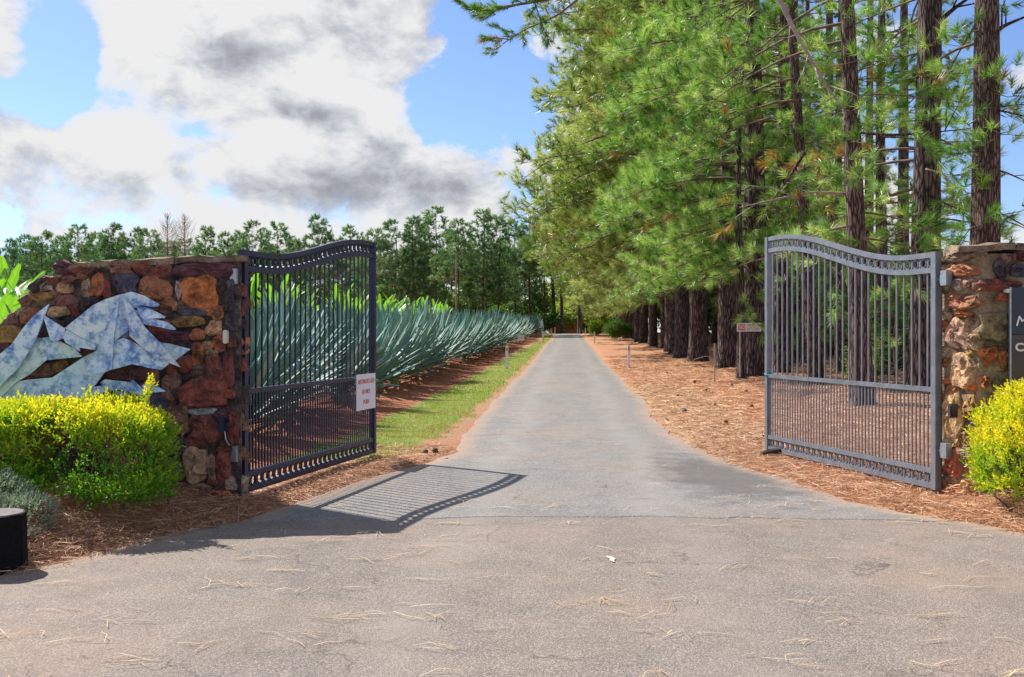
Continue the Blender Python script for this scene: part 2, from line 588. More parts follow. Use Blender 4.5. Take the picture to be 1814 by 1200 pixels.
M['broad'] = mat_leaf('broad_leaf', [(0.0, (0.045, 0.10, 0.02)), (0.5, (0.10, 0.21, 0.035)), (1.0, (0.26, 0.38, 0.06))], 0.45, 0.4, 0.2, 0.35, nscale=0.5)
M['broad_bright'] = mat_leaf('bright_leaf', [(0.0, (0.09, 0.17, 0.02)), (0.5, (0.18, 0.30, 0.03)), (1.0, (0.36, 0.42, 0.06))], 0.45, 0.45, 0.2, 0.35, nscale=0.6)
M['gold'] = mat_leaf('golden_duranta_leaf', [(0.0, (0.045, 0.13, 0.012)), (0.4, (0.13, 0.32, 0.02)), (0.62, (0.36, 0.50, 0.02)), (0.8, (0.68, 0.64, 0.02)), (1.0, (0.85, 0.72, 0.04))], 0.4, 0.45, 0.10, 0.4, nscale=9)
M['silver'] = mat_leaf('silver_leaf', [(0.0, (0.10, 0.16, 0.10)), (0.5, (0.26, 0.34, 0.26)), (1.0, (0.50, 0.55, 0.45))], 0.6, 0.25, 0.15, 0.2, nscale=9)
M['grass'] = mat_leaf('grass_blade', [(0.0, (0.36, 0.29, 0.13)), (0.35, (0.30, 0.34, 0.07)), (0.65, (0.20, 0.36, 0.035)), (1.0, (0.30, 0.50, 0.05))], 0.5, 0.4, 0.15, 0.3, nscale=2)
M['banana'] = mat_leaf('banana_leaf', [(0.0, (0.34, 0.27, 0.10)), (0.15, (0.16, 0.30, 0.03)), (0.6, (0.14, 0.36, 0.03)), (1.0, (0.28, 0.50, 0.05))], 0.38, 0.5, 0.12, 0.45, nscale=4)

# agave leaf
m, T = newmat('blue_agave_leaf')
a = T.n('ShaderNodeAttribute', attribute_name='tint')
oi = T.n('ShaderNodeObjectInfo')
geo = T.n('ShaderNodeNewGeometry')
tcx = T.n('ShaderNodeTexCoord')
nz = T.noise(T.map(tcx.outputs['Object'], (14, 14, 1.5)), 3, 4, 0.6)
t = T.math('ADD', a.outputs['Fac'], T.math('MULTIPLY', T.math('SUBTRACT', T.noise(geo.outputs['Position'], 1.7, 3), 0.5), 0.5))
c = T.ramp(t, [(0.0, (0.30, 0.24, 0.13)), (0.1, (0.10, 0.20, 0.12)), (0.45, (0.12, 0.26, 0.215)), (0.75, (0.23, 0.38, 0.33)), (1.0, (0.42, 0.54, 0.48))])
c = T.mix(1.0, c, T.ramp(nz, [(0.3, 0.8), (0.7, 1.2)]), 'MULTIPLY')
finish(T, c, 0.58, None, 0, 0.25)
M['agave'] = m

# bark
def mat_bark(name, dark, mid, pale, s=1.0):
    m, T = newmat(name)
    tcx = T.n('ShaderNodeTexCoord')
    P = T.n('ShaderNodeNewGeometry').outputs['Position']
    v = T.map(P, (1, 1, 0.16))
    wv_ = T.n('ShaderNodeVectorMath', operation='MULTIPLY_ADD')
    T.put(wv_.inputs[0], T.noise(v, 6 * s, 4, 0.6, out=1))
    wv_.inputs[1].default_value = (0.10, 0.10, 0.10)
    T.put(wv_.inputs[2], v)
    vo = T.n('ShaderNodeTexVoronoi', feature='DISTANCE_TO_EDGE')
    T.put(vo.inputs['Vector'], wv_)
    vo.inputs['Scale'].default_value = 19 * s
    nz = T.noise(v, 30 * s, 5, 0.7)
    hh = T.ramp(vo.outputs['Distance'], [(0.0, 0.0), (0.18, 0.7), (0.5, 1.0)])
    c = T.mix(hh, dark, T.ramp(nz, [(0.35, mid), (0.7, pale)]))
    c = T.mix(T.ramp(T.noise(P, 1.2, 3), [(0.45, 0.0), (0.65, 0.35)]), c, (0.06, 0.035, 0.03))
    h = T.math('ADD', hh, T.math('MULTIPLY', nz, 0.5))
    finish(T, c, 0.88, T.bump(h, 1.0, 0.05), 0, 0.2)
    return m


M['bark'] = mat_bark('furrowed_pine_bark', (0.022, 0.014, 0.014), (0.14, 0.095, 0.088), (0.34, 0.26, 0.24), 0.8)
M['bark_pale'] = mat_bark('pale_pine_bark', (0.045, 0.030, 0.024), (0.20, 0.135, 0.10), (0.42, 0.32, 0.26), 1.2)
M['bark_red'] = mat_bark('red_brown_pine_bark', (0.035, 0.02, 0.018), (0.20, 0.125, 0.105), (0.40, 0.29, 0.25), 1.1)
M['bark_far'] = mat_plain('distant_bark', (0.075, 0.055, 0.048), 0.9, var=0.4, scale=2)
M['branch'] = mat_plain('branch_bark', (0.14, 0.095, 0.07), 0.85, var=0.5, scale=6)
M['twig_grey'] = mat_plain('dead_grey_wood', (0.30, 0.24, 0.20), 0.85, var=0.35, scale=8)

# stone: colour from the object colour
m, T = newmat('rough_laterite_stone')
oi = T.n('ShaderNodeObjectInfo')
tcx = T.n('ShaderNodeTexCoord')
P = T.n('ShaderNodeNewGeometry').outputs['Position']
a1 = T.noise(P, 7, 8, 0.68)
a2 = T.noise(P, 22, 7, 0.7)
c = T.mix(T.ramp(a1, [(0.36, 0.85), (0.56, 0.0)]), oi.outputs['Color'], (0.045, 0.022, 0.020))
c = T.mix(T.ramp(T.noise(T.map(P, loc=(7, 3, 1)), 9, 7, 0.7), [(0.56, 0.0), (0.68, 0.55)]), c, (0.40, 0.28, 0.18))
c = T.mix(1.0, c, T.ramp(a2, [(0.28, 0.45), (0.68, 1.4)]), 'MULTIPLY')
pit = T.n('ShaderNodeTexVoronoi')
T.put(pit.inputs['Vector'], P)
pit.inputs['Scale'].default_value = 48
pm = T.math('MULTIPLY', T.ramp(pit.outputs['Distance'], [(0.12, 1.0), (0.3, 0.0)]), T.ramp(a2, [(0.5, 0.0), (0.58, 0.8)]))
c = T.mix(pm, c, (0.03, 0.015, 0.012))
h = T.math('SUBTRACT', T.math('ADD', T.math('MULTIPLY', a1, 1.6), T.math('MULTIPLY', a2, 0.7)), T.math('MULTIPLY', pm, 0.5))
finish(T, c, 0.68, T.bump(h, 1.0, 0.045), 0, 0.45)
M['stone'] = m


def mat_mortar(name, c0, c1, c2):
    m, T = newmat(name)
    P = T.n('ShaderNodeNewGeometry').outputs['Position']
    a1 = T.noise(P, 4.5, 7, 0.7)
    a2 = T.noise(P, 26, 6, 0.7)
    c = T.ramp(a1, [(0.35, c0), (0.5, c1), (0.64, c2)])
    c = T.mix(1.0, c, T.ramp(a2, [(0.3, 0.55), (0.7, 1.25)]), 'MULTIPLY')
    finish(T, c, 0.92, T.bump(T.math('ADD', a1, a2), 1.0, 0.06), 0, 0.2)
    return m


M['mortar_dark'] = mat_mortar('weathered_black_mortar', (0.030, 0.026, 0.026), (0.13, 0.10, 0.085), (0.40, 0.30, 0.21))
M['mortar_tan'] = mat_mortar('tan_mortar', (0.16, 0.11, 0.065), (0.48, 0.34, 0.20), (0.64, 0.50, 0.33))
M['cap'] = mat_mortar('sandy_cap_mortar', (0.16, 0.11, 0.08), (0.40, 0.28, 0.19), (0.55, 0.42, 0.30))

# gate paint, one finish with sunlit and shaded tones put into the colour
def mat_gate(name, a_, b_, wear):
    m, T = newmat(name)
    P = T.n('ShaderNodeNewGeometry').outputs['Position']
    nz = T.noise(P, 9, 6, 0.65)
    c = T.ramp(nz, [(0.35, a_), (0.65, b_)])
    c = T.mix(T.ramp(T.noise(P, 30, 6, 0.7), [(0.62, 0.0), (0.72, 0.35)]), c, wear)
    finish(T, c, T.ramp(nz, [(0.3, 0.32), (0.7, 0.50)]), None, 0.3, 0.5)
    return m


M['paint'] = mat_gate('shaded_gate_paint', (0.018, 0.025, 0.060), (0.028, 0.036, 0.080), (0.20, 0.19, 0.20))  # shade on the left leaf put into the colour as navy
M['paint_sunlit'] = mat_gate('sunlit_gate_paint', (0.17, 0.185, 0.215), (0.23, 0.245, 0.28), (0.44, 0.43, 0.42))  # sunlight on the right leaf put into the colour as pale grey
m, T = newmat('patinated_blue_steel')
P = T.n('ShaderNodeNewGeometry').outputs['Position']
oi = T.n('ShaderNodeObjectInfo')
a1 = T.noise(P, 11, 10, 0.75)
a2 = T.noise(P, 2.2, 4, 0.6)
a3 = T.noise(T.map(P, loc=(4, 4, 2)), 16, 8, 0.72)
c = T.ramp(a1, [(0.38, (0.10, 0.18, 0.45)), (0.46, (0.30, 0.45, 0.72)), (0.54, (0.72, 0.82, 0.90))])
c = T.mix(T.ramp(a2, [(0.45, 0.0), (0.62, 0.8)]), c, T.ramp(a1, [(0.38, (0.25, 0.48, 0.50)), (0.55, (0.74, 0.86, 0.84))]))
c = T.mix(T.ramp(a3, [(0.58, 0.0), (0.70, 0.65)]), c, (0.30, 0.25, 0.30))
c = T.mix(0.5, c, oi.outputs['Color'], 'MULTIPLY')
finish(T, c, T.ramp(a3, [(0.3, 0.42), (0.7, 0.62)]), T.bump(a3, 0.25, 0.01), 0.25, 0.6)
M['patina'] = m
M['galv'] = mat_plain('galvanised_steel', (0.38, 0.42, 0.46), 0.4, 0.7, 0.2, 30)
M['white'] = mat_plain('white_paint', (0.78, 0.77, 0.74), 0.5, 0, 0.08, 20)
M['signwhite'] = mat_plain('white_sign_sheet', (0.72, 0.72, 0.76), 0.45, 0, 0.07, 14)
M['red'] = mat_plain('faded_red_lettering', (0.62, 0.12, 0.10), 0.5, 0, 0.1, 20)
M['redrefl'] = mat_plain('red_reflector', (0.62, 0.03, 0.02), 0.25, 0, 0.1, 20)
M['cream'] = mat_plain('cream_plastic', (0.66, 0.60, 0.45), 0.4, 0, 0.08, 20)
M['black'] = mat_plain('black_plastic', (0.035, 0.037, 0.045), 0.45, 0, 0.2, 20)
M['stake'] = mat_plain('weathered_wood_stake', (0.40, 0.31, 0.25), 0.8, 0, 0.3, 14)
M['char'] = mat_plain('black_tarred_wood', (0.006, 0.006, 0.007), 0.8, 0, 0.6, 24, 0.6, spec=0.15)
M['chartop'] = mat_plain('dark_sawn_end', (0.13, 0.105, 0.11), 0.8, 0, 0.5, 18, 0.5)
M['boardbrown'] = mat_plain('dark_sign_board', (0.060, 0.040, 0.038), 0.35, 0, 0.25, 4)
M['boardnavy'] = mat_plain('navy_sign_panel', (0.022, 0.028, 0.045), 0.35, 0, 0.2, 4)
M['lettering'] = mat_plain('pale_lettering', (0.78, 0.66, 0.60), 0.5, 0, 0.05, 10)
M['lettering_w'] = mat_plain('white_lettering', (0.85, 0.85, 0.82), 0.5, 0, 0.05, 10)
M['orange'] = mat_plain('orange_render', (0.62, 0.20, 0.09), 0.8, 0, 0.15, 2)
M['hutred'] = mat_plain('dark_red_door', (0.30, 0.04, 0.05), 0.6, 0, 0.2, 2)
M['roofm'] = mat_plain('grey_sheet_roof', (0.30, 0.30, 0.31), 0.5, 0.2, 0.15, 2)
M['paintmark'] = mat_plain('white_road_mark', (0.55, 0.50, 0.42), 0.7, 0, 0.25, 30)
M['cone'] = mat_plain('pine_cone', (0.10, 0.055, 0.035), 0.8, 0, 0.4, 60)
M['rope'] = mat_plain('teal_rope', (0.10, 0.36, 0.36), 0.7, 0, 0.2, 60)
M['banana_stem'] = mat_plain('banana_stem', (0.20, 0.28, 0.08), 0.6, 0, 0.3, 6)
M['loglight'] = mat_plain('charred_log', (0.03, 0.024, 0.024), 0.8, 0, 0.6, 20, 0.6)

# ------------------------------------------------------------------ ground, road
ys = np.concatenate([np.linspace(-6, 4.5, 16, endpoint=False), np.linspace(4.5, 14, 170, endpoint=False),
                     np.geomspace(14, 160, 230, endpoint=False), np.geomspace(160, 2500, 14)])
t = np.linspace(-1, 1, 420)
xs = np.sinh(t * 6.2) / math.sinh(6.2) * 1600 + t * 12
XX, YY = np.meshgrid(xs, ys)
XX = XX + 0.0578 * np.clip(YY, 0, 160)
ZZ = gh(XX, YY)
dd = XX - 0.0578 * YY
oL = xl(YY) - XX
oR = XX - xr(YY)
# grass strip between road and soil
gl = np.interp(YY, [9.0, 11.4, 13.5, 17, 24, 35, 60, 80, 110], [-3.2, -3.1, -3.0, -2.95, -2.9, -2.85, -2.5, -2.2, -2.4])
gr = np.interp(YY, [10.5, 11.6, 14, 20, 30, 110], [0.9, 0.45, 0.30, 0.22, 0.12, 0.1])
grass = sstep(dd, gl - 0.35, gl + 0.25) * sstep(oL, gr - 0.12, gr + 0.2) * sstep(YY, 10.6, 11.4) * (oL > 0)
field = (1 - sstep(dd, -60, -14)) * 0.8 + sstep(YY, 128, 140) * (1 - sstep(oL, -3, 0)) * 0
soil = sstep(-dd, 2.7, 3.1) * sstep(YY, 9.5, 11) * (1 - sstep(-dd, 14, 30))
gravel = sstep(oR, -0.1, 0.05) * (1 - sstep(oR, 0.9, 2.0)) * sstep(YY, 9.5, 12) * (1 - sstep(YY, 22, 30)) * 0.95
gravel = np.maximum(gravel, sstep(oL, -0.1, 0.02) * (1 - sstep(oL, 0.15, 0.5)) * sstep(YY, 10, 12) * 0.6)
cover = np.stack([np.maximum(grass, field), soil, gravel], -1).reshape(-1, 3)
ny, nx = XX.shape
idx = np.arange(ny * nx).reshape(ny, nx)
Q = np.stack([idx[:-1, :-1], idx[:-1, 1:], idx[1:, 1:], idx[1:, :-1]], -1).reshape(-1, 4)
me = mesh_np('ground', np.stack([XX, YY, ZZ], -1).reshape(-1, 3), Q, M['ground'], True, {'cover': cover})
tag(obj('ground', me), 'rust brown ground of fallen pine needles and red soil', kind='structure')


def pave(name, Ys, lf, rf, mat, zoff, ncol, label, seed):
    rows = []
    E = []
    for Y in Ys:
        a, b = lf(Y), rf(Y)
        u = np.linspace(0, 1, ncol)
        x = a + (b - a) * u
        e = np.clip(1 - np.minimum(u, 1 - u) * (b - a) / 0.55, 0, 1)
        z = prof(Y) + zoff + 0.010 * vnoise(x, np.full_like(x, Y), 0.5, 5)
        z = z + 0.02 * np.sin(u * PI)
        yo = 0 * x
        if name == 'road':
            yo = (0.10 * vnoise(x, 0 * x, 0.9, 3) + 0.05 * vnoise(x, 0 * x, 3.7, 4) + 0.02 * vnoise(x, 0 * x, 14, 5)) * (1 - sstep(Y, 7.62, 8.8))
        rows.append(np.stack([x, Y + yo, z], -1))
        E.append(e)
    A = np.array(rows)
    E = np.array(E)
    n, k = A.shape[:2]
    # skirt
    A = np.concatenate([A[:, :1] - [0.01, 0, 0.06], A, A[:, -1:] + [0.01, 0, -0.06]], 1)
    A = np.concatenate([A[:1] - [0, 0.02, 0.012], A], 0)
    E = np.pad(E, ((1, 0), (1, 1)), mode='edge')
    n, k = A.shape[:2]
    idx = np.arange(n * k).reshape(n, k)
    Q = np.stack([idx[:-1, :-1], idx[:-1, 1:], idx[1:, 1:], idx[1:, :-1]], -1).reshape(-1, 4)
    me = mesh_np(name, A.reshape(-1, 3), Q, mat, False, {'edge': E.ravel()})
    return tag(obj(name, me), label, kind='structure')


def jit(f, seed, amp):
    return lambda Y: float(f(Y)) + amp * (float(vnoise(Y, 3.7, 2.1, seed)) * 0.6 + float(vnoise(Y, 1.7, 7.3, seed + 1)) * 0.3 + float(vnoise(Y, 0.7, 0.8, seed + 2)) * 0.5)


Yr = np.concatenate([np.linspace(7.62, 14, 110, endpoint=False), np.geomspace(14, 158, 260)])
pave('road', Yr, jit(xl, 3, 0.07), jit(xr, 8, 0.08), M['road'], 0.002, 60, 'straight grey chip-seal driveway running to the trees', 5)
pave('forecourt', np.linspace(-5.5, 7.95, 130), lambda Y: float(xl(Y)) + 0.03 * float(vnoise(Y, 2, 5, 2)), lambda Y: float(xr(Y)) + 0.03 * float(vnoise(Y, 4, 5, 3)),
     M['apron'], -0.004, 40, 'brown-grey asphalt forecourt before the gateway', 6)

def pz(x, y):
    a, b = xl(y), xr(y)
    return prof(y) + 0.003 + 0.02 * np.sin(np.clip((x - a) / (b - a), 0, 1) * PI) + 0.010 * vnoise(x, y, 0.5, 5)


# small white paint marks on the forecourt
def ground_patch(name, cx, cy, r1, r2, rot, mat, label, cat, h=0.02, seed=0):
    n = 16
    th = np.arange(n) / n * 2 * PI
    r = 1 + 0.28 * np.sin(th * 3 + seed) + 0.18 * np.sin(th * 5 + 2 * seed)
    x = cx + r * r1 * np.cos(th) * math.cos(rot) - r * r2 * np.sin(th) * math.sin(rot)
    y = cy + r * r1 * np.cos(th) * math.sin(rot) + r * r2 * np.sin(th) * math.cos(rot)
    z = np.array([float(pz(a, b)) for a, b in zip(x, y)])
    V = np.stack([x, y, z], -1)
    mb = MB()
    mb.add(np.vstack([V, V.mean(0)]), None, [[i, (i + 1) % n, n] for i in range(n)])
    return tag(obj(name, mb.mesh(name, mat)), label, cat)


x_, y_ = unproj(1083, 997)
ground_patch('paint_mark', x_, y_, 0.020, 0.075, 0.1, M['paintmark'], 'small white paint splash on the forecourt asphalt', 'paint mark', 0.026, 1)


# ------------------------------------------------------------------ stone walls
class Frame:
    """wall face: origin O (x,y), along e, outward normal n (towards the driveway viewer)"""
    def __init__(self, O, e):
        self.O = np.array([O[0], O[1]], float)
        e = np.array(e, float)
        self.e = e / np.linalg.norm(e)
        n = np.array([-self.e[1], self.e[0]])
        if n[1] > 0:
            n = -n
        self.n = n

    def uv(self, px, py, d=0.0):
        """pixel -> (u, z) on the plane offset d along n"""
        r = np.array([(px - CX) / F, 1.0])
        O = self.O + self.n * d
        t = np.dot(O, self.n) / np.dot(r, self.n)
        p = r * t - self.O
        return float(np.dot(p, self.e)), CAMH - (py - CY) / F * t

    def xyz(self, u, z, d):
        p = self.O + self.e * u + self.n * d
        return (p[0], p[1], z)


def scol(c):
    base = {'o': (0.62, 0.21, 0.09), 'O': (0.78, 0.25, 0.07), 'r': (0.36, 0.10, 0.07), 'm': (0.20, 0.075, 0.08), 'b': (0.38, 0.19, 0.13),
            'd': (0.09, 0.07, 0.08), 'g': (0.15, 0.15, 0.18), 't': (0.52, 0.37, 0.24), 'p': (0.60, 0.50, 0.42), 'y': (0.58, 0.32, 0.10),
            'k': (0.80, 0.46, 0.23), 'l': (0.32, 0.25, 0.11)}[c]
    j = [random.uniform(0.85, 1.15) for _ in range(3)]
    return tuple(b * k for b, k in zip(base, j)) + (1,)


def stone_mesh(rx, rz, seed, bulge, angular=True):
    rs = random.Random(seed)
    k = 13
    n_ex = rs.uniform(2.4, 4.8)
    ph = [rs.uniform(0, 6.28) for _ in range(3)]
    am = [rs.uniform(0.04, 0.12) for _ in range(3)]
    V = []
    tilt_u, tilt_z = rs.uniform(-0.22, 0.22), rs.uniform(-0.22, 0.22)
    cu, cz = rs.uniform(-0.25, 0.25), rs.uniform(-0.25, 0.25)
    rings = [(1.04, -0.055), (1.0, 0.010), (0.93, 0.62), (0.78, 0.9), (0.55, 1.0), (0.28, 1.0)]
    for f, hgt in rings:
        for i in range(k):
            th = i / k * 2 * PI + rs.uniform(-0.05, 0.05)
            c, s = math.cos(th), math.sin(th)
            R = 1 / (abs(c) ** n_ex + abs(s) ** n_ex) ** (1 / n_ex)
            R *= 1 + am[0] * math.sin(2 * th + ph[0]) + am[1] * math.sin(3 * th + ph[1]) + am[2] * math.sin(5 * th + ph[2])
            a, b = c * R * f * rs.uniform(0.94, 1.06), s * R * f * rs.uniform(0.94, 1.06)
            if hgt < 0.1:
                d = hgt
            else:
                d = bulge * hgt + (a * tilt_u + b * tilt_z) * bulge * 1.6 + rs.uniform(-0.34, 0.34) * bulge * (0.6 if f > 0.9 else 1)
            w = (1 - f) * 0.9
            V.append(((a + cu * w) * rx, (b + cz * w) * rz, d))
    V.append((cu * rx * 0.8, cz * rz * 0.8, bulge * rs.uniform(0.9, 1.15)))
    Qs, Ts = [], []
    for r in range(len(rings) - 1):
        for i in range(k):
            Qs.append([r * k + i, r * k + (i + 1) % k, (r + 1) * k + (i + 1) % k, (r + 1) * k + i])
    c = len(V) - 1
    for i in range(k):
        Ts.append([(len(rings) - 1) * k + i, (len(rings) - 1) * k + (i + 1) % k, c])
    return V, Qs, Ts


def place_stone(fr, u, z, rx, rz, rot, col, parent, seed, bulge=None, side=None):
    if bulge is None:
        bulge = min(0.095, 0.24 * math.sqrt(rx * rz) + 0.016)
    V, Qs, Ts = stone_mesh(rx, rz, seed, bulge)
    ca, sa = math.cos(rot), math.sin(rot)
    P = []
    for a, b, d in V:
        a2, b2 = a * ca - b * sa, a * sa + b * ca
        if side is None:
            P.append(fr.xyz(u + a2, z + b2, d))
        else:   # an end face: a runs along -n
            p = fr.O + fr.e * (side[0] + side[1] * d) - fr.n * (u + a2)
            P.append((p[0], p[1], z + b2))
    mb = MB()
    mb.add(P, Qs, Ts)
    o = obj('stone', mb.mesh('stone', M['stone']), parent)
    o.color = scol(col)
    return o


def fill_stones(fr, parent, placed, u0, u1, z0, top, n, cols, seed, rmin=0.05, rmax=0.17, side=None, avoid=1.0):
    rs = random.Random(seed)
    cnt = 0
    for r_try, tries in ((rmax, 700), ((rmin + rmax) / 2, 900), (rmin * 1.4, 1100), (rmin, 1300)):
        for _ in range(tries):
            if cnt >= n:
                return
            u, z = rs.uniform(u0, u1), rs.uniform(z0, 2.3)
            ax = r_try * rs.uniform(0.85, 1.2)
            az = r_try * rs.uniform(0.55, 0.95)
            if z + az > top(u) - 0.03 or u - ax < u0 or u + ax > u1:
                continue
            ok = True
            for pu, pz, pa, pb in placed:
                if ((u - pu) / (pa + ax)) ** 2 + ((z - pz) / (pb + az)) ** 2 < 0.80 * avoid:
                    ok = False
                    break
            if not ok:
                continue
            placed.append((u, z, ax, az))
            place_stone(fr, u, z, ax, az, rs.uniform(-0.25, 0.25), rs.choice(cols), parent, rs.random(), side=side)
            cnt += 1


# --- left wall
LF = Frame((-2.31, 8.36), (-1, -0.15))       # u grows to the left
wall_l = empty('stone_wall', (0, 0, 0))
tag(wall_l, 'dark red-brown fieldstone wall left of the driveway carrying the steel sculpture', 'stone wall')
ltop_pts = [(425, 458), (330, 461), (190, 468), (130, 472), (85, 500), (48, 540), (0, 582), (-60, 625), (-140, 660)]
ltop = sorted(LF.uv(*p) for p in ltop_pts)
ltu, ltz = np.array(ltop).T
ltf = lambda u: float(np.interp(u, ltu, ltz))
uu = np.linspace(0, ltu[-1], 30)
poly = [(0, -0.1)] + [(u, ltf(u) + 0.01 * math.sin(u * 9)) for u in uu] + [(ltu[-1], -0.1)]
mb = MB()
mb.prism(poly, -0.42, 0.0, lambda a, b, d: LF.xyz(a, b, d))
obj('mortar_core', mb.mesh('mortar_core', M['mortar_dark']), wall_l)
Z1 = [(430, 205, 75, 42, 0, 'm'), (545, 212, 80, 35, 0, 'r'), (690, 200, 80, 25, 0, 'd'), (800, 208, 85, 35, 0, 'b'), (960, 215, 75, 48, -15, 'r'),
      (1085, 220, 60, 48, 0, 'r'), (1360, 222, 195, 48, 0, 'm'), (345, 292, 48, 32, 0, 'r'), (262, 318, 65, 38, 40, 'd'), (305, 338, 42, 17, 0, 'p'),
      (455, 283, 45, 26, 0, 'b'), (435, 342, 62, 32, 0, 'k'), (540, 262, 34, 20, 0, 'b'), (580, 345, 30, 62, 5, 't'), (650, 320, 42, 78, -8, 'o'),
      (712, 350, 32, 60, 0, 'r'), (840, 308, 82, 72, 0, 'g'), (1030, 345, 98, 78, -10, 'o'), (1098, 430, 55, 45, 0, 'o'), (1330, 375, 122, 105, 0, 'O'),
      (1188, 350, 24, 50, 0, 'p'), (270, 395, 75, 28, 0, 'y'), (180, 422, 55, 33, 40, 'b'), (445, 430, 75, 40, 0, 'b'), (390, 497, 66, 36, 8, 'k'),
      (608, 430, 55, 38, 0, 'd'), (195, 520, 62, 48, 0, 'o'), (78, 552, 50, 36, 20, 'b'), (68, 645, 72, 56, 0, 'y'), (503, 500, 28, 34, 0, 'r'),
      (15, 745, 55, 40, 0, 'm'), (1290, 500, 98, 26, 0, 'g'), (1443, 502, 48, 42, 0, 'o'), (1250, 562, 100, 34, 8, 'y'), (1520, 420, 34, 70, 0, 'd'),
      (1150, 662, 112, 34, 0, 'm'), (1315, 650, 46, 38, -20, 'o'), (1425, 605, 46, 52, 0, 'k'), (1462, 705, 44, 58, 0, 'o'), (1535, 570, 40, 58, 0, 'd'),
      (1315, 772, 40, 68, 0, 'o'), (1228, 842, 48, 58, 0, 'r'), (1428, 882, 58, 92, 12, 'r'), (1520, 872, 38, 112, 0, 'r'), (1405, 772, 46, 24, 0, 't'),
      (1354, 1030, 145, 100, 0, 'r'), (1140, 1000, 58, 92, 0, 'b'), (1342, 1160, 88, 24, 0, 'p'), (1165, 1218, 88, 84, 0, 'b'), (1360, 1285, 106, 92, 0, 'r'),
      (1548, 1276, 38, 110, 0, 'r'), (1298, 1508, 78, 106, 0, 't'), (1405, 1530, 28, 84, 0, 't'), (1484, 1525, 48, 98, 0, 'r'), (1290, 1720, 118, 72, 0, 'b'),
      (1460, 1740, 76, 66, 0, 'o'), (1535, 1640, 36, 44, 0, 't'), (1185, 1395, 75, 58, 0, 'd'), (1495, 1400, 50, 30, 0, 'r'), (300, 885, 85, 50, 0, 'b'),
      (405, 862, 52, 42, 0, 'y'), (850, 905, 150, 58, 0, 'm'), (1010, 925, 42, 58, 0, 'b'), (487, 568, 60, 36, 0, 'd'), (300, 615, 60, 44, 0, 'd'),
      (410, 588, 30, 26, 0, 'm'), (1215, 300, 20, 26, 0, 'g'), (1440, 300, 60, 22, 0, 'd'), (1535, 320, 28, 36, 0, 'g'), (1105, 488, 42, 20, 0, 'b'), (1160, 460, 18, 30, 0, 'k')]
placed = []
rsx = random.Random(3)
for i, (zx, zy, rx, ry, rot, col) in enumerate(Z1):
    px, py = zx / 3.75, 420 + zy / 3.75
    u, z = LF.uv(px, py)
    u2, _ = LF.uv(px + rx / 3.75, py)
    _, z2 = LF.uv(px, py - ry / 3.75)
    ax, az = abs(u2 - u), abs(z2 - z)
    placed.append((u, z, ax, az))
    place_stone(LF, u, z, ax * 1.10, az * 1.10, math.radians(-rot), col, wall_l, i * 3.3 + 1)
fill_stones(LF, wall_l, placed, 0.03, ltu[-1] - 0.05, 0.02, ltf, 120, 'rrmbbodkgtmr', 5, 0.045, 0.15)
# end face beside the gate, and the sandy cap
fill_stones(LF, wall_l, [], 0.02, 0.41, 0.05, lambda u: 2.05, 22, 'rbmdot', 8, 0.08, 0.13, side=(0.0, -1))


def capstones(fr, parent, u0, u1, topf, name, mat, seed, hh=0.05, wmin=0.25, wmax=0.6):
    rs = random.Random(seed)
    u = u0
    while u < u1:
        w = min(rs.uniform(wmin, wmax), u1 - u + 0.02)
        n = 7
        A = []
        for j in range(n):
            a = u + w * j / (n - 1)
            zt = topf(min(max(a, u0), u1))
            for d, dz in ((-0.45 + rs.uniform(-.02, .02), 0.0), (-0.22, rs.uniform(0.01, 0.03)), (0.03 + rs.uniform(-0.02, 0.035), rs.uniform(-0.012, 0.006))):
                A.append(fr.xyz(a + (0.006 if j == 0 else -0.006 if j == n - 1 else 0), zt + hh * 0.5 + dz + rs.uniform(-0.008, 0.008), d))
            A.append(fr.xyz(a, zt - hh * 0.5 + rs.uniform(-0.012, 0.01), 0.02 + rs.uniform(-0.01, 0.02)))
            A.append(fr.xyz(a, zt - hh * 0.6, -0.44))
        Qs = []
        for j in range(n - 1):
            for k in range(5):
                Qs.append([j * 5 + k, j * 5 + (k + 1) % 5, (j + 1) * 5 + (k + 1) % 5, (j + 1) * 5 + k])
        mb = MB()
        mb.add(A, Qs)
        base = (n - 1) * 5
        mb.T.append(np.array([[0, 2, 1], [0, 3, 2], [0, 4, 3], [base, base + 1, base + 2], [base, base + 2, base + 3], [base, base + 3, base + 4]]))
        obj(name, mb.mesh(name, mat), parent)
        u += w + 0.004


capstones(LF, wall_l, -0.05, ltu[-1], ltf, 'cap_stone', M['cap'], 2)

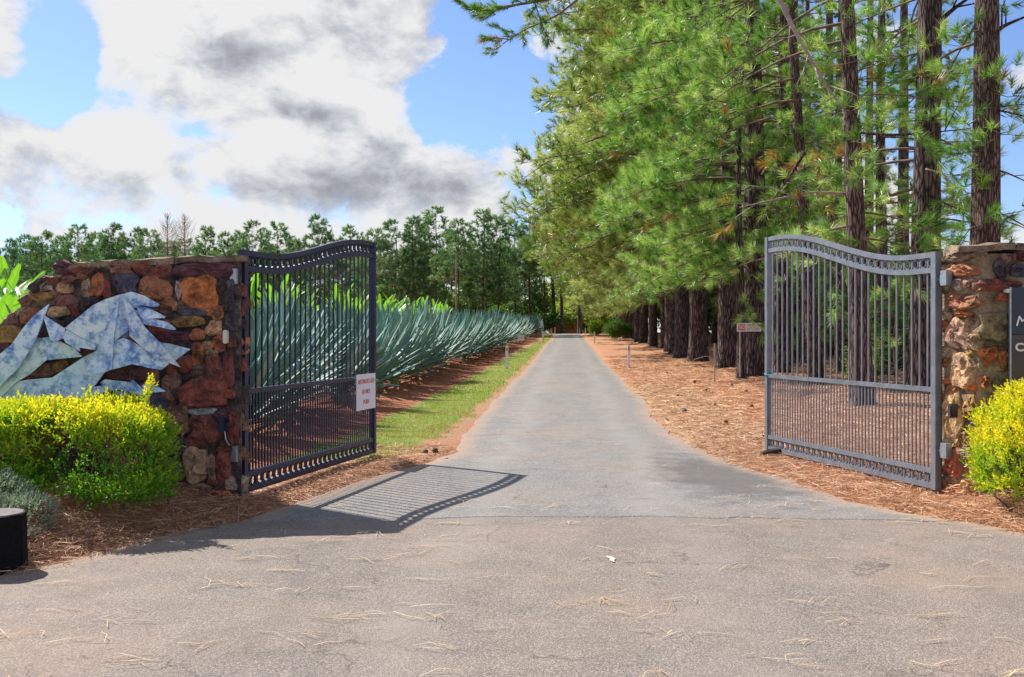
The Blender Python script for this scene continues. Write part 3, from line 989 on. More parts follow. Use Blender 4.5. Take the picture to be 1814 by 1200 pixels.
# --- right wall
RFr = Frame((3.97, 8.35), (1, -0.15))
FE = Frame((3.97, 8.35), (-0.146, 0.4))      # the end face that looks at the driveway
wall_r = empty('stone_wall', (0, 0, 0))
tag(wall_r, 'orange and tan fieldstone wall right of the driveway, its end sunlit, with a sign board', 'stone wall')
rtf = lambda u: 2.14 + 0.02 * math.sin(u * 7)
mb = MB()
fr_ = RFr.xyz(2.6, 0, 0)
bk_ = RFr.xyz(2.6, 0, -0.42)
ebk = FE.xyz(0.43, 0, 0)
mb.prism([(3.97, 8.35), ebk[:2], bk_[:2], fr_[:2]], -0.1, 2.13)
obj('mortar_core', mb.mesh('mortar_core', M['mortar_tan']), wall_r)
Z6 = [(185, 78, 108, 30, 0, 't'), (330, 140, 34, 42, 0, 'd'), (365, 95, 38, 24, 0, 'b'), (425, 85, 30, 22, 0, 'r'), (105, 150, 42, 30, 0, 'k'),
      (215, 148, 72, 28, 0, 'o'), (148, 212, 26, 26, 0, 'p'), (262, 213, 92, 28, 0, 'r'), (132, 288, 36, 34, 0, 'o'), (228, 287, 66, 34, 0, 'o'),
      (332, 268, 28, 17, 0, 'o'), (178, 343, 38, 13, 0, 'O'), (296, 400, 78, 66, 0, 'l'), (150, 430, 48, 74, 0, 'k'), (276, 520, 38, 44, 20, 'O'),
      (348, 545, 30, 52, 20, 'O'), (163, 592, 58, 78, 0, 'k'), (256, 640, 22, 34, 0, 'O'), (332, 640, 38, 48, 0, 'l'), (235, 742, 34, 50, 0, 'y'),
      (130, 795, 46, 112, 0, 'k'), (130, 1000, 40, 62, 0, 'o'), (142, 1120, 46, 28, 0, 'k'), (215, 470, 20, 40, 0, 'k'), (405, 150, 35, 30, 0, 'g'),
      (300, 480, 40, 10, 0, 'l')]
placed = {id(RFr): [], id(FE): []}
for i, (zx, zy, rx, ry, rot, col) in enumerate(Z6):
    px, py = 1640 + zx / 2.5, 420 + zy / 2.5
    fr_ = FE if zx < 236 else RFr
    if fr_ is FE and zx + rx * 0.6 > 236:
        zx = 236 - rx * 0.5
        px = 1640 + zx / 2.5
    u, z = fr_.uv(px, py)
    u2, _ = fr_.uv(px + rx / 2.5, py)
    _, z2 = fr_.uv(px, py - ry / 2.5)
    ax, az = abs(u2 - u), abs(z2 - z)
    if fr_ is FE:
        ax = min(ax, 0.19)
        u = min(max(u, ax * 0.9), 0.42 - ax * 0.7)
    else:
        u = max(u, ax * 0.9)
    placed[id(fr_)].append((u, z, ax, az))
    place_stone(fr_, u, z, ax, az, math.radians(rot), col, wall_r, i * 2.7 + 100, bulge=0.05)
fill_stones(RFr, wall_r, placed[id(RFr)], 0.0, 2.58, 0.02, rtf, 70, 'kktoOylkb', 15, 0.05, 0.15)
fill_stones(FE, wall_r, placed[id(FE)], 0.0, 0.44, 0.0, rtf, 24, 'kktoOy', 18, 0.04, 0.09)
capstones(RFr, wall_r, -0.17, 2.6, lambda u: rtf(max(u, 0)) + 0.035, 'cap_stone', M['cap'], 4, 0.055, 0.35, 0.8)


# ------------------------------------------------------------------ gates
def gate(name, H, E, amp, label, mirror):
    H = np.array(H)
    E = np.array(E)
    Wd = float(np.linalg.norm(E - H))
    ang = math.atan2(E[1] - H[1], E[0] - H[0])
    g = empty(name, (H[0], H[1], 0), ang)
    tag(g, label, 'gate')
    # local: x along the leaf from the hinge, z up, y thickness
    top = lambda u: 2.18 + amp * (1 - math.cos(PI * min(max((u / Wd - 0.1) / 0.83, 0), 1))) / 2
    P = M['paint'] if mirror < 0 else M['paint_sunlit']  # left leaf takes the shaded tone, right leaf the sunlit one

    def box(nm, c, s, mat=P):
        mb = MB()
        mb.box(c, s)
        return obj(nm, mb.mesh(nm, mat), g)

    def rail(nm, zf, hgt, dep=0.042):
        n = 44
        A = []
        for i in range(n):
            u = 0.032 + (Wd - 0.064) * i / (n - 1)
            z = zf(u)
            for y, dz in ((-dep / 2, 0), (dep / 2, 0), (dep / 2, -hgt), (-dep / 2, -hgt)):
                A.append((u, y, z + dz))
        Qs = [[i * 4 + k, i * 4 + (k + 1) % 4, (i + 1) * 4 + (k + 1) % 4, (i + 1) * 4 + k] for i in range(n - 1) for k in range(4)]
        mb = MB()
        mb.add(A, Qs)
        mb.Q.append(np.array([[0, 1, 2, 3], [n * 4 - 4, n * 4 - 3, n * 4 - 2, n * 4 - 1]]))
        return obj(nm, mb.mesh(nm, P), g)

    box('stile', (0.0, 0, (top(0) + 0.07) / 2), (0.064, 0.064, top(0) - 0.07))
    box('stile', (Wd, 0, (top(Wd) + 0.07) / 2), (0.058, 0.058, top(Wd) - 0.07))
    rail('top_rail', top, 0.048)
    rail('rail', lambda u: top(u) - 0.137, 0.048)
    rail('rail', lambda u: 0.975, 0.042)
    rail('rail', lambda u: 0.253, 0.044)
    rail('bottom_rail', lambda u: 0.120, 0.048)
    n = 26
    sp = Wd / (n + 1)
    unit = {}

    def bar(u, z0, z1, w):
        mb = unit.get(w)
        if mb is None:
            q = MB()
            q.box((0, 0, 0.5), (w, w, 1.0))
            mb = unit[w] = q.mesh('bar', P)
        return obj('bar', mb, g, loc=(u, 0, z0), scale=(1, 1, z1 - z0))
    ringm = None
    for i in range(n + 1):
        uc = sp * (i + 0.5)
        if ringm is None:
            mb = MB()
            k = 18
            th = np.arange(k + 1) / k * 2 * PI
            r = 0.0415
            Pn = np.stack([np.cos(th) * r, np.zeros(k + 1), np.sin(th) * r], -1)
            A = []
            for j in range(k):
                c, s = math.cos(th[j]), math.sin(th[j])
                for rr, yy in ((r, -0.010), (r, 0.010), (r - 0.006, 0.010), (r - 0.006, -0.010)):
                    A.append((c * rr, yy, s * rr))
            Qs = [[j * 4 + q, j * 4 + (q + 1) % 4, ((j + 1) % k) * 4 + (q + 1) % 4, ((j + 1) % k) * 4 + q] for j in range(k) for q in range(4)]
            mb.add(A, Qs)
            ringm = mb.mesh('ring', P)
        if 0.05 < uc < Wd - 0.05:
            obj('ring', ringm, g, loc=(uc, 0, top(uc) - 0.0925), scale=(1.06, 1, 1.06))
            obj('ring', ringm, g, loc=(uc, 0, 0.1645), scale=(1.06, 1, 1.06))
    for i in range(1, n + 1):
        u = sp * i
        bar(u, 0.970, top(u) - 0.180, 0.014)
        bar(u, top(u) - 0.140, top(u) - 0.044, 0.014)
        bar(u, 0.250, 0.935, 0.013)
        bar(u, 0.118, 0.212, 0.014)
    for i in range(n + 1):
        u = sp * (i + 0.5)
        bar(u, 0.251, 0.936, 0.013)
    # hinges: bracket, pin and box on the wall side
    for z in (1.93, 0.42):
        hg = obj('hinge', MB().tube([(-0.075, mirror * 0.0, z - 0.035), (-0.075, 0, z + 0.035)], 0.016, 8).mesh('hinge', M['galv']), g)
        mb = MB()
        mb.box((-0.05, 0, z), (0.05, 0.012, 0.02))
        obj('hinge_strap', mb.mesh('hinge_strap', M['galv']), hg)
        mb = MB()
        mb.box((-0.135, 0.0, z + 0.01), (0.075, 0.06, 0.13))
        obj('hinge_box', mb.mesh('hinge_box', M['galv']), hg)
    return g, Wd, ang, top


gl_, WL, angL, topL = gate('swing_gate', (-2.325, 8.50), (-1.612, 11.40), 0.33, 'steel swing gate leaf, its shade coloured in as dark blue-grey, with a white notice, left of the driveway', -1)
gr_, WR, angR, topR = gate('swing_gate', (3.765, 8.72), (3.05, 11.70), 0.42, 'steel swing gate leaf, its sunlight coloured in as silver-grey, standing open right of the driveway', 1)
# teal rope knotted on the right gate's free end
mb = MB()
for q in range(7):
    th = np.linspace(0, 2 * PI, 10)
    rr = 0.035 + 0.006 * (q % 3)
    mb.tube(np.stack([np.cos(th) * rr + 0.004 * q, np.sin(th) * rr, 0.955 + 0.008 * q + 0.006 * np.sin(th * 2 + q)], -1), 0.006, 5)
mb.tube([(0.03, -0.03, 0.95), (0.05, -0.04, 0.88), (0.045, -0.03, 0.84)], 0.005, 5)
mb.tube([(-0.03, -0.03, 0.95), (-0.06, -0.04, 0.90), (-0.07, -0.02, 0.87)], 0.005, 5)
ro = obj('rope', mb.mesh('rope', M['rope']), None, loc=(3.05, 11.70, 0))
tag(ro, 'teal rope knotted round the free end of the silver-grey gate', 'rope')


def text_mesh(s, size, mat, extr=0.0015, shear=0.0, bold=0.0, align='CENTER'):
    cu = bpy.data.curves.new('lettering', 'FONT')
    cu.body = s
    cu.size = size
    cu.extrude = extr
    cu.shear = shear
    cu.offset = bold
    cu.align_x = align
    cu.align_y = 'CENTER'
    cu.resolution_u = 3
    o = bpy.data.objects.new('lettering', cu)
    COL.objects.link(o)
    dg = bpy.context.evaluated_depsgraph_get()
    me = bpy.data.meshes.new_from_object(o.evaluated_get(dg))
    me.name = 'lettering'
    bpy.data.objects.remove(o)
    me.materials.clear()
    me.materials.append(mat)
    return me


def put_text(s, size, mat, parent, loc, width=None, **kw):
    me = text_mesh(s, size, mat, **kw)
    o = obj('lettering', me, parent, loc=loc, rot=(PI / 2, 0, 0))
    if width:
        xs_ = [v.co.x for v in me.vertices]
        o.scale = (width / (max(xs_) - min(xs_)), 1, 1)
    return o


# notice on the left gate (on its driveway side). gate-local y<0 is the camera/driveway side
def on_gate(H, ang, u, y):
    return (H[0] + u * math.cos(ang) - y * math.sin(ang), H[1] + u * math.sin(ang) + y * math.cos(ang))


u0, u1 = WL - 0.60, WL - 0.045
x_, y_ = on_gate((-2.325, 8.50), angL, (u0 + u1) / 2, -0.045)
sg = empty('notice_sign', (x_, y_, 0.80), angL)
tag(sg, 'white notice with red capitals fixed to the left gate', 'sign')
mb = MB()
mb.box((0, 0, 0), (u1 - u0, 0.004, 0.40))
obj('sheet', mb.mesh('sheet', M['signwhite']), sg)
wsg = u1 - u0
for s, z, wd in (("AUTOMATIC GATE", 0.115, wsg * 0.88), ("DO NOT", 0.0, wsg * 0.42), ("PUSH", -0.115, wsg * 0.30)):
    put_text(s, 0.072, M['red'], sg, (0, -0.004, z), wd)


# ------------------------------------------------------------------ sculpture
sculpt = empty('metal_sculpture', (LF.xyz(1.6, 0.9, 0.1)))
tag(sculpt, 'jagged blue-white patinated steel sculpture of folded plates on the left stone wall', 'sculpture')
soff = np.array(LF.xyz(1.6, 0.9, 0.1))
plates = [
    ([(330, 445), (235, 690), (115, 880), (60, 930), (0, 990), (-90, 1040), (-90, 830), (0, 775), (75, 715), (150, 610), (230, 520)], 0.20, 0.10, 0.05, (0.8, 0.88, 1)),
    ([(225, 680), (325, 665), (390, 690), (500, 745), (545, 795), (305, 820), (195, 915), (110, 962), (0, 1070), (-90, 1120), (-90, 1020), (0, 985), (115, 880)], 0.13, -0.05, 0.1, (0.9, 1, 1)),
    ([(110, 962), (190, 948), (345, 935), (560, 795), (640, 755), (620, 840), (700, 895), (630, 990), (560, 1060), (400, 1120), (-90, 1140), (0, 1070)], 0.11, 0.08, -0.1, (0.78, 0.92, 0.98)),
    ([(285, 515), (430, 610), (425, 670), (360, 697), (335, 682)], 0.21, -0.3, 0.0, (0.85, 0.9, 1)),
    ([(435, 615), (550, 680), (640, 722), (635, 752), (530, 735), (532, 762), (430, 700), (415, 665)], 0.24, 0.3, -0.3, (0.75, 0.72, 0.8)),
    ([(870, 366), (790, 385), (700, 415), (620, 455), (435, 605), (545, 672), (640, 745), (700, 640), (765, 560), (795, 440)], 0.22, -0.35, 0.3, (1, 1, 1)),
    ([(795, 400), (775, 560), (757, 665), (745, 858), (600, 900), (555, 896), (590, 840), (640, 750), (700, 645)], 0.25, 0.35, 0.0, (0.78, 0.78, 0.98)),
    ([(800, 388), (835, 412), (862, 540), (850, 622), (790, 668), (752, 700), (765, 590)], 0.22, -0.5, 0.2, (0.72, 0.8, 1.0)),
    ([(850, 622), (853, 664), (772, 690), (765, 680)], 0.12, 0.0, 0.0, (0.12, 0.10, 0.45)),  # hollow between the folds, its shade put in as dark blue colour
    ([(805, 384), (872, 364), (960, 392), (1060, 448), (1045, 463), (985, 462), (935, 452), (875, 480), (835, 420)], 0.26, 0.2, 0.5, (0.72, 0.85, 1.0)),
    ([(900, 455), (985, 470), (1100, 530), (1092, 540), (1010, 540), (955, 555), (925, 520)], 0.24, 0.2, -0.2, (0.95, 1, 1)),
    ([(940, 515), (1040, 548), (1110, 565), (1168, 610), (1160, 620), (1050, 598), (955, 580)], 0.21, -0.1, -0.3, (0.95, 1, 1)),
    ([(880, 478), (935, 500), (955, 560), (948, 602), (910, 540)], 0.18, -0.5, 0.2, (0.7, 0.85, 1.0)),
    ([(822, 412), (870, 450), (905, 512), (962, 600), (1050, 690), (1130, 782), (1196, 866), (1100, 828), (955, 745), (858, 660), (852, 560)], 0.29, 0.3, 0.3, (0.78, 0.78, 0.9)),
    ([(757, 692), (820, 672), (870, 690), (960, 745), (1110, 828), (1118, 845), (1070, 883), (990, 870), (880, 845), (748, 882), (750, 760)], 0.20, -0.3, -0.3, (1, 1, 1)),
    ([(1055, 700), (1130, 710), (1266, 746), (1165, 820), (1120, 775)], 0.18, 0.1, 0.2, (1, 1, 1)),
    ([(745, 852), (742, 880), (700, 898), (608, 910), (620, 888)], 0.28, 0.0, -0.4, (0.6, 0.75, 0.85)),
    ([(440, 1090), (600, 1000), (670, 988), (722, 1008), (690, 1032), (620, 1062), (560, 1082)], 0.16, 0.2, -0.2, (0.75, 0.85, 1)),
    ([(668, 966), (700, 946), (865, 966), (880, 950), (976, 1036), (955, 1062), (860, 1034), (800, 1016), (712, 1022)], 0.19, -0.2, 0.3, (0.7, 0.82, 1)),
    ([(940, 990), (975, 966), (1040, 990), (1102, 1026), (1040, 1032), (985, 1036)], 0.16, 0.2, -0.3, (0.7, 0.85, 1)),
    ([(775, 1022), (860, 1042), (832, 1068), (770, 1056)], 0.13, 0, 0, (0.4, 0.5, 0.75)),
]
for pi_, (pts, d0, ta, tb, colr) in enumerate(plates):
    U = [LF.uv(x / 3.75, 420 + y / 3.75, d0) for x, y in pts]
    cu_, cz_ = np.mean([u for u, z in U]), np.mean([z for u, z in U])
    # clean fold: depth tilts over the plate
    front, back = [], []
    for u, z in U:
        d = d0 + 0.34 * (ta * (cu_ - u) + tb * (z - cz_))
        front.append(np.array(LF.xyz(u, z, d)) - soff)
        back.append(np.array(LF.xyz(u, z, d - 0.022)) - soff)
    n = len(U)
    # ridge: split polygon through the centre line with a raised centre where the plate is large
    tri = tessellate_polygon([[Vector((u, z, 0)) for u, z in U]])
    mb = MB()
    mb.add(front + back, [[i, (i + 1) % n, (i + 1) % n + n, i + n] for i in range(n)],
           [list(t) for t in tri] + [[t[2] + n, t[1] + n, t[0] + n] for t in tri])
    o = obj('plate', mb.mesh('plate', M['patina']), sculpt)
    o.color = (*colr, 1)
# three short fixing rods back to the wall
for zx, zy in ((300, 760), (760, 700), (1000, 780)):
    u, z = LF.uv(zx / 3.75, 420 + zy / 3.75, 0.1)
    mb = MB().tube([np.array(LF.xyz(u, z, -0.02)) - soff, np.array(LF.xyz(u, z, 0.17)) - soff], 0.012, 6)
    obj('fixing_rod', mb.mesh('fixing_rod', M['galv']), sculpt)

# ------------------------------------------------------------------ little fixtures on the walls
def pill(name, fr, px, py, w, h, d, mat, label, cat):
    u, z = fr.uv(px, py, 0.07)
    n = 8
    poly = []
    for i in range(n):
        th = PI * i / (n - 1)
        poly.append((w * math.cos(th), h - w + w * math.sin(th)))
    for i in range(n):
        th = PI + PI * i / (n - 1)
        poly.append((w * math.cos(th), -h + w + w * math.sin(th)))
    root = empty(name, fr.xyz(u, z, 0))
    tag(root, label, cat)
    base = np.array(fr.xyz(u, z, 0))
    mb = MB().prism(poly, 0.03, 0.085 + d, lambda a, b, dd_: np.array(fr.xyz(u + a, z + b, dd_)) - base)
    obj('housing', mb.mesh('housing', mat), root)
    mb = MB().prism([(a * 0.7, b * 0.82) for a, b in poly], 0.085 + d, 0.094 + d, lambda a, b, dd_: np.array(fr.xyz(u + a, z + b, dd_)) - base)
    obj('cover', mb.mesh('cover', mat), root)
    return root


pill('wall_light', LF, 400, 597, 0.02, 0.058, 0.03, M['cream'], 'small cream oblong light on the dark stone wall', 'wall light')
r_ = pill('sensor_box', FE, 1690, 728, 0.02, 0.062, 0.03, M['black'], 'small black sensor tube on the sunlit stone wall', 'sensor')
u, z = LF.uv(394, 752, 0.05)
base = np.array(LF.xyz(u, z, 0))
root = empty('conduit_box', base)
tag(root, 'small blue junction box low on the left stone wall', 'junction box')
mb = MB()
mb.box(np.array(LF.xyz(u, z, 0.05)) - base, (0.045, 0.05, 0.12))
obj('housing', mb.mesh('housing', M['paint']), root)
mb = MB().tube([np.array(LF.xyz(u - 0.02, z - 0.06, 0.06)) - base, np.array(LF.xyz(u - 0.03, z - 0.13, 0.07)) - base, np.array(LF.xyz(u - 0.06, z - 0.18, 0.05)) - base], 0.006, 5)
obj('cable', mb.mesh('cable', M['galv']), root)

# sign board on the right wall
d_b = 0.10
u0, zt = RFr.uv(1790, 509, d_b)
_, zb = RFr.uv(1790, 700, d_b)
bw = 1.25
ang_r = math.atan2(RFr.e[1], RFr.e[0])
base = np.array(RFr.xyz(u0, zb, d_b))
board = empty('sign_board', base, ang_r)
tag(board, 'dark brown and navy sign board with pale lettering on the right stone wall', 'sign board')
hb = zt - zb
zsplit = RFr.uv(1800, 593, d_b)[1] - zb
mb = MB()
mb.box((bw / 2, 0.01, zsplit / 2), (bw - 0.012, 0.02, zsplit - 0.004))
obj('panel', mb.mesh('panel', M['boardbrown']), board)
mb = MB()
mb.box((bw / 2, 0.01, (hb + zsplit) / 2), (bw - 0.012, 0.02, hb - zsplit - 0.004))
tag(obj('panel', mb.mesh('panel', M['boardnavy']), board), 'navy upper panel')
for xx_, ww in ((0.0, 0.012), (bw, 0.012)):
    mb = MB()
    mb.box((xx_, 0.01, hb / 2), (ww, 0.03, hb))
    obj('edge_strip', mb.mesh('edge_strip', M['galv']), board)
for xx_ in (-0.02, bw + 0.02):
    mb = MB().tube([(xx_, 0.06, hb - 0.03), (xx_, -0.005, hb - 0.03)], 0.018, 10)
    obj('bolt', mb.mesh('bolt', M['cream']), board)
zM = RFr.uv(1800, 570, d_b)[1] - zb
zC = RFr.uv(1800, 616, d_b)[1] - zb
zT = RFr.uv(1800, 680, d_b)[1] - zb
put_text("Mt", 0.12, M['lettering_w'], board, (0.035, -0.003, zM), shear=0.25, align='LEFT')
put_text("CE", 0.095, M['lettering'], board, (0.035, -0.003, zC), bold=0.003, align='LEFT', width=0.12)
put_text("T", 0.10, M['lettering_w'], board, (0.045, -0.003, zT), shear=0.2, align='LEFT')


# ------------------------------------------------------------------ foliage helpers
def rand_dirs(n, rng):
    v = rng.normal(size=(n, 3))
    return v / (np.linalg.norm(v, axis=1)[:, None] + 1e-9)


def leaves_mesh(name, P, D, L, Wd, tint, mat, rng, fold=0.15):
    """diamond leaves: base P, direction D, length L, width Wd: 2 triangles each"""
    n = len(P)
    D = D / (np.linalg.norm(D, axis=1)[:, None] + 1e-9)
    S = np.cross(D, rand_dirs(n, rng))
    S /= np.linalg.norm(S, axis=1)[:, None] + 1e-9
    N = np.cross(D, S)
    L = np.broadcast_to(L, (n,))[:, None]
    Wd = np.broadcast_to(Wd, (n,))[:, None]
    mid = P + D * L * 0.5
    V = np.stack([P, mid + S * Wd * 0.5 + N * L * fold, P + D * L, mid - S * Wd * 0.5 + N * L * fold], 1).reshape(-1, 3)
    i = np.arange(n)[:, None] * 4
    T_ = np.concatenate([i + [0, 1, 2], i + [0, 2, 3]], 0)
    return mesh_np(name, V, T_, mat, False, {'tint': np.repeat(tint, 4)})


def hedge(name, bounds, label, nshoot, seed, cat, lobes, tintf, leafL=0.034, parent_stems=True, shoots_up=()):
    """clipped bush: short shoots start on a lumpy body and carry small leaves"""
    rng = np.random.default_rng(seed)
    (cx, cy, z0), root_h = bounds
    root = empty(name, (cx, cy, z0))
    tag(root, label, cat)
    pts, nrm = [], []
    for (lx, ly, lz, rx, ry, rz, wgt) in lobes:
        k = int(nshoot * wgt)
        d = rand_dirs(k, rng)
        d[:, 2] = np.where(d[:, 2] < -0.75, -d[:, 2], d[:, 2])
        ex = 0.62                      # boxier than an ellipsoid
        q = np.sign(d) * np.abs(d) ** ex
        q /= (np.abs(q) ** 3.2).sum(1)[:, None] ** (1 / 3.2)
        rr = rng.uniform(0.80, 1.04, k) ** 0.7
        rr *= 1 + 0.10 * vnoise(d[:, 0] * 3 + lx, d[:, 2] * 3 + d[:, 1] * 2, 1.6, seed)
        p = q * rr[:, None] * [rx, ry, rz] + [lx, ly, lz]
        pts.append(p)
        nrm.append(d)
    for (sx, sy, sz, tx, ty, tz, k) in shoots_up:
        t_ = rng.uniform(0, 1, k)[:, None]
        pts.append(np.array([sx, sy, sz]) * (1 - t_) + np.array([tx, ty, tz]) * t_ + rng.normal(size=(k, 3)) * 0.03 * (1.25 - t_))
        nrm.append(np.tile(np.array([0.1, 0, 1.0]), (k, 1)) + rng.normal(size=(k, 3)) * 0.3)
    pts = np.vstack(pts)
    nrm = np.vstack(nrm)
    # drop those buried deep inside another lobe
    keep = np.ones(len(pts), bool)
    for (lx, ly, lz, rx, ry, rz, wgt) in lobes:
        e = (np.abs((pts - [lx, ly, lz]) / [rx, ry, rz]) ** 3.2).sum(1)
        keep &= ~(e < 0.30)
    pts, nrm = pts[keep], nrm[keep]
    per = 7
    n = len(pts)
    axis = nrm * 0.6 + np.array([0, 0, 0.7]) + rng.normal(size=(n, 3)) * 0.35
    axis /= np.linalg.norm(axis, axis=1)[:, None]
    ax = np.repeat(axis, per, 0)
    s = np.tile(np.linspace(0, 1, per), n)[:, None]
    SL = leafL * 2.2
    P = np.repeat(pts, per, 0) + ax * s * SL
    side = np.cross(ax, rand_dirs(n * per, rng))
    side /= np.linalg.norm(side, axis=1)[:, None] + 1e-9
    D = ax * (0.35 + 0.9 * s) + side * (1.0 - 0.5 * s)
    L = leafL * rng.uniform(0.65, 1.15, n * per) * (1.05 - 0.35 * s[:, 0])
    tint = np.repeat(tintf(pts, rng), per) + 0.22 * (s[:, 0] - 0.4) + rng.normal(size=n * per) * 0.05
    me = leaves_mesh('foliage', P, D, L, L * 0.5, tint, tintf.mat, rng, 0.1)
    obj('foliage', me, root)
    if parent_stems:
        for q in range(9):
            lx, ly, lz, rx, ry, rz, _ = lobes[q % len(lobes)]
            a = rng.uniform(0, 6.28)
            b = np.array([lx + rng.uniform(-.25, .25) * rx, ly + rng.uniform(-.3, .3) * ry, -0.05])
            e = np.array([lx + math.cos(a) * rx * 0.7, ly + math.sin(a) * ry * 0.7, lz + rz * rng.uniform(-0.2, 0.6)])
            m_ = (b + e) / 2 + rng.normal(size=3) * 0.06
            mb = MB().tube([b, m_, e], [0.012, 0.009, 0.004], 5)
            obj('stem', mb.mesh('stem', M['branch']), root)
    return root


def tint_gold(p, rng):
    # new growth on the crown of the bush is yellow, old leaves below are green
    return np.clip(0.37 + 0.38 * sstep(p[:, 2], 0.25, 0.74) + 0.14 * vnoise(p[:, 0], p[:, 2], 7, 2) + rng.normal(size=len(p)) * 0.08, 0, 1)


tint_gold.mat = M['gold']


def tint_gold2(p, rng):
    return np.clip(0.55 + 0.25 * sstep(p[:, 2], 0.05, 0.5) + 0.16 * vnoise(p[:, 0], p[:, 2], 5, 2) + rng.normal(size=len(p)) * 0.12, 0, 1)


tint_gold2.mat = M['gold']


def tint_silver(p, rng):
    return np.clip(0.5 + rng.normal(size=len(p)) * 0.2, 0, 1)


tint_silver.mat = M['silver']

hedge('golden_hedge', ((-3.35, 7.35, 0.16), 0), 'low clipped yellow-green hedge in front of the left stone wall', 7000, 4, 'hedge',
      [(-0.95, -0.05, 0.37, 0.85, 0.45, 0.37, 0.46), (0.05, 0, 0.38, 0.66, 0.42, 0.37, 0.40), (0.48, 0.0, 0.33, 0.30, 0.33, 0.33, 0.16)], tint_gold,
      0.036, shoots_up=((0.55, -0.05, 0.62, 0.68, -0.05, 0.92, 34), (0.15, 0.0, 0.7, 0.2, 0, 0.82, 12), (-0.28, -0.02, 0.7, -0.32, 0, 0.84, 10), (0.3, 0, 0.7, 0.33, 0, 0.80, 12)))
hedge('golden_bush', ((4.12, 7.80, 0.10), 0), 'bright yellow loose bush beneath the right sign board', 3000, 9, 'bush',
      [(0.12, 0, 0.42, 0.50, 0.42, 0.36, 0.6), (0.15, -0.05, 0.72, 0.36, 0.3, 0.20, 0.28), (-0.12, -0.1, 0.28, 0.32, 0.3, 0.22, 0.2)], tint_gold2,
      0.036, shoots_up=((0.05, 0, 0.85, 0.0, 0, 1.02, 30), (0.2, 0, 0.85, 0.24, 0, 1.08, 30), (-0.2, 0, 0.55, -0.36, 0, 0.75, 22), (-0.25, 0, 0.5, -0.38, 0, 0.55, 16)))
hedge('silver_shrub', ((-3.42, 6.60, 0.12), 0), 'low silver-grey small-leaved shrub beside the black stump', 2300, 12, 'shrub',
      [(-0.35, 0, 0.16, 0.46, 0.33, 0.22, 0.6), (0.0, -0.05, 0.10, 0.30, 0.28, 0.13, 0.4)], tint_silver, 0.020)

# black stump
x_, y_ = -3.18, 6.05
st = empty('wooden_stump', (x_, y_, gz(x_, y_) - 0.03))
tag(st, 'short black tarred wooden stump at the edge of the forecourt', 'stump')
zt = 0.345 - (gz(x_, y_) - 0.03)


def wob(n, k):
    rr = np.random.default_rng(5)
    return 1 + 0.035 * rr.normal(size=(1, k)) + 0.01 * rr.normal(size=(n, k))


mb = MB().tube([(0, 0, -0.12), (0, 0, zt * 0.5), (0, 0, zt - 0.012), (0, 0, zt)], [0.185, 0.18, 0.178, 0.168], 22, rfun=wob)
obj('post', mb.mesh('post', M['char']), st)
mb = MB().tube([(0, 0, zt), (0, 0, zt + 0.006)], [0.160, 0.155], 22)
obj('sawn_top', mb.mesh('sawn_top', M['chartop']), st)


# ------------------------------------------------------------------ needles on the ground
def strew(name, P, L, w, tint, mat, rng, label, kind='stuff', lift=0.02, tilt=0.25, cat=None, flow=None, yaw_sd=None):
    n = len(P)
    a = rng.uniform(0, 2 * PI, n) if flow is None else flow + rng.normal(size=n) * yaw_sd
    el = np.abs(rng.normal(size=n)) * tilt
    D = np.stack([np.cos(a) * np.cos(el), np.sin(a) * np.cos(el), np.sin(el) * rng.choice([-0.4, 1], n)], -1)
    S = np.stack([-np.sin(a), np.cos(a), rng.normal(size=n) * (0.5 if tilt > 0.05 else 0.1)], -1)
    S /= np.linalg.norm(S, axis=1)[:, None]
    L = np.broadcast_to(L, (n,))[:, None]
    w = np.broadcast_to(w, (n,))[:, None]
    P = P + np.stack([np.zeros(n), np.zeros(n), rng.uniform(0.002, lift, n)], -1)
    bend = (rng.normal(size=n) * 0.14)[:, None] * L
    lat = np.stack([-np.sin(a), np.cos(a), np.zeros(n)], -1)
    up = np.array([0, 0, 1.0]) * np.abs(rng.normal(size=n))[:, None] * L * 0.05
    p0 = P - D * L * 0.5
    p1 = P + lat * bend + up
    p2 = P + D * L * 0.5
    V = np.stack([p0 - S * w / 2, p0 + S * w / 2, p1 - S * w / 2, p1 + S * w / 2, p2 - S * w / 4, p2 + S * w / 4], 1).reshape(-1, 3)
    i = np.arange(n)[:, None] * 6
    Qd = np.concatenate([i + [0, 1, 3, 2], i + [2, 3, 5, 4]], 0)
    me = mesh_np(name, V, Qd, mat, False, {'tint': np.repeat(np.clip(tint, 0, 1), 6)})
    o = obj(name, me)
    return tag(o, label, cat, kind=kind)


def scatter(n, x0, x1, y0, y1, rng, cond):
    x = rng.uniform(x0, x1, n)
    y = rng.uniform(y0, y1, n)
    k = cond(x, y)
    x, y = x[k], y[k]
    return np.stack([x, y, gh(x, y)], -1)


rng = np.random.default_rng(21)
front_l = lambda x: 8.36 - (x + 2.31) * -0.15      # wall front line y(x)
P = scatter(26000, -5.2, -2.0, 5.4, 8.8, rng, lambda x, y: (xl(y) - x > -0.06 - 0.1 * rng.random(len(x))) & (y < front_l(x) + 0.1))
strew('pine_needle_litter', P, rng.uniform(0.10, 0.24, len(P)), 0.0034, rng.uniform(0, 1, len(P)) ** 1.2, M['needle_brown'], rng,
      'thick drift of brown pine needles before the left wall and hedge', lift=0.05, tilt=0.30)
P = scatter(9000, -2.7, -0.5, 8.3, 12.6, rng, lambda x, y: (xl(y) - x > -0.10 * rng.random(len(x))) & (xl(y) - x < 1.1))
strew('pine_needle_litter', P, rng.uniform(0.08, 0.20, len(P)), 0.005, rng.uniform(0.2, 1, len(P)), M['needle_brown'], rng,
      'strip of orange pine needles under the left gate', lift=0.015, tilt=0.08)
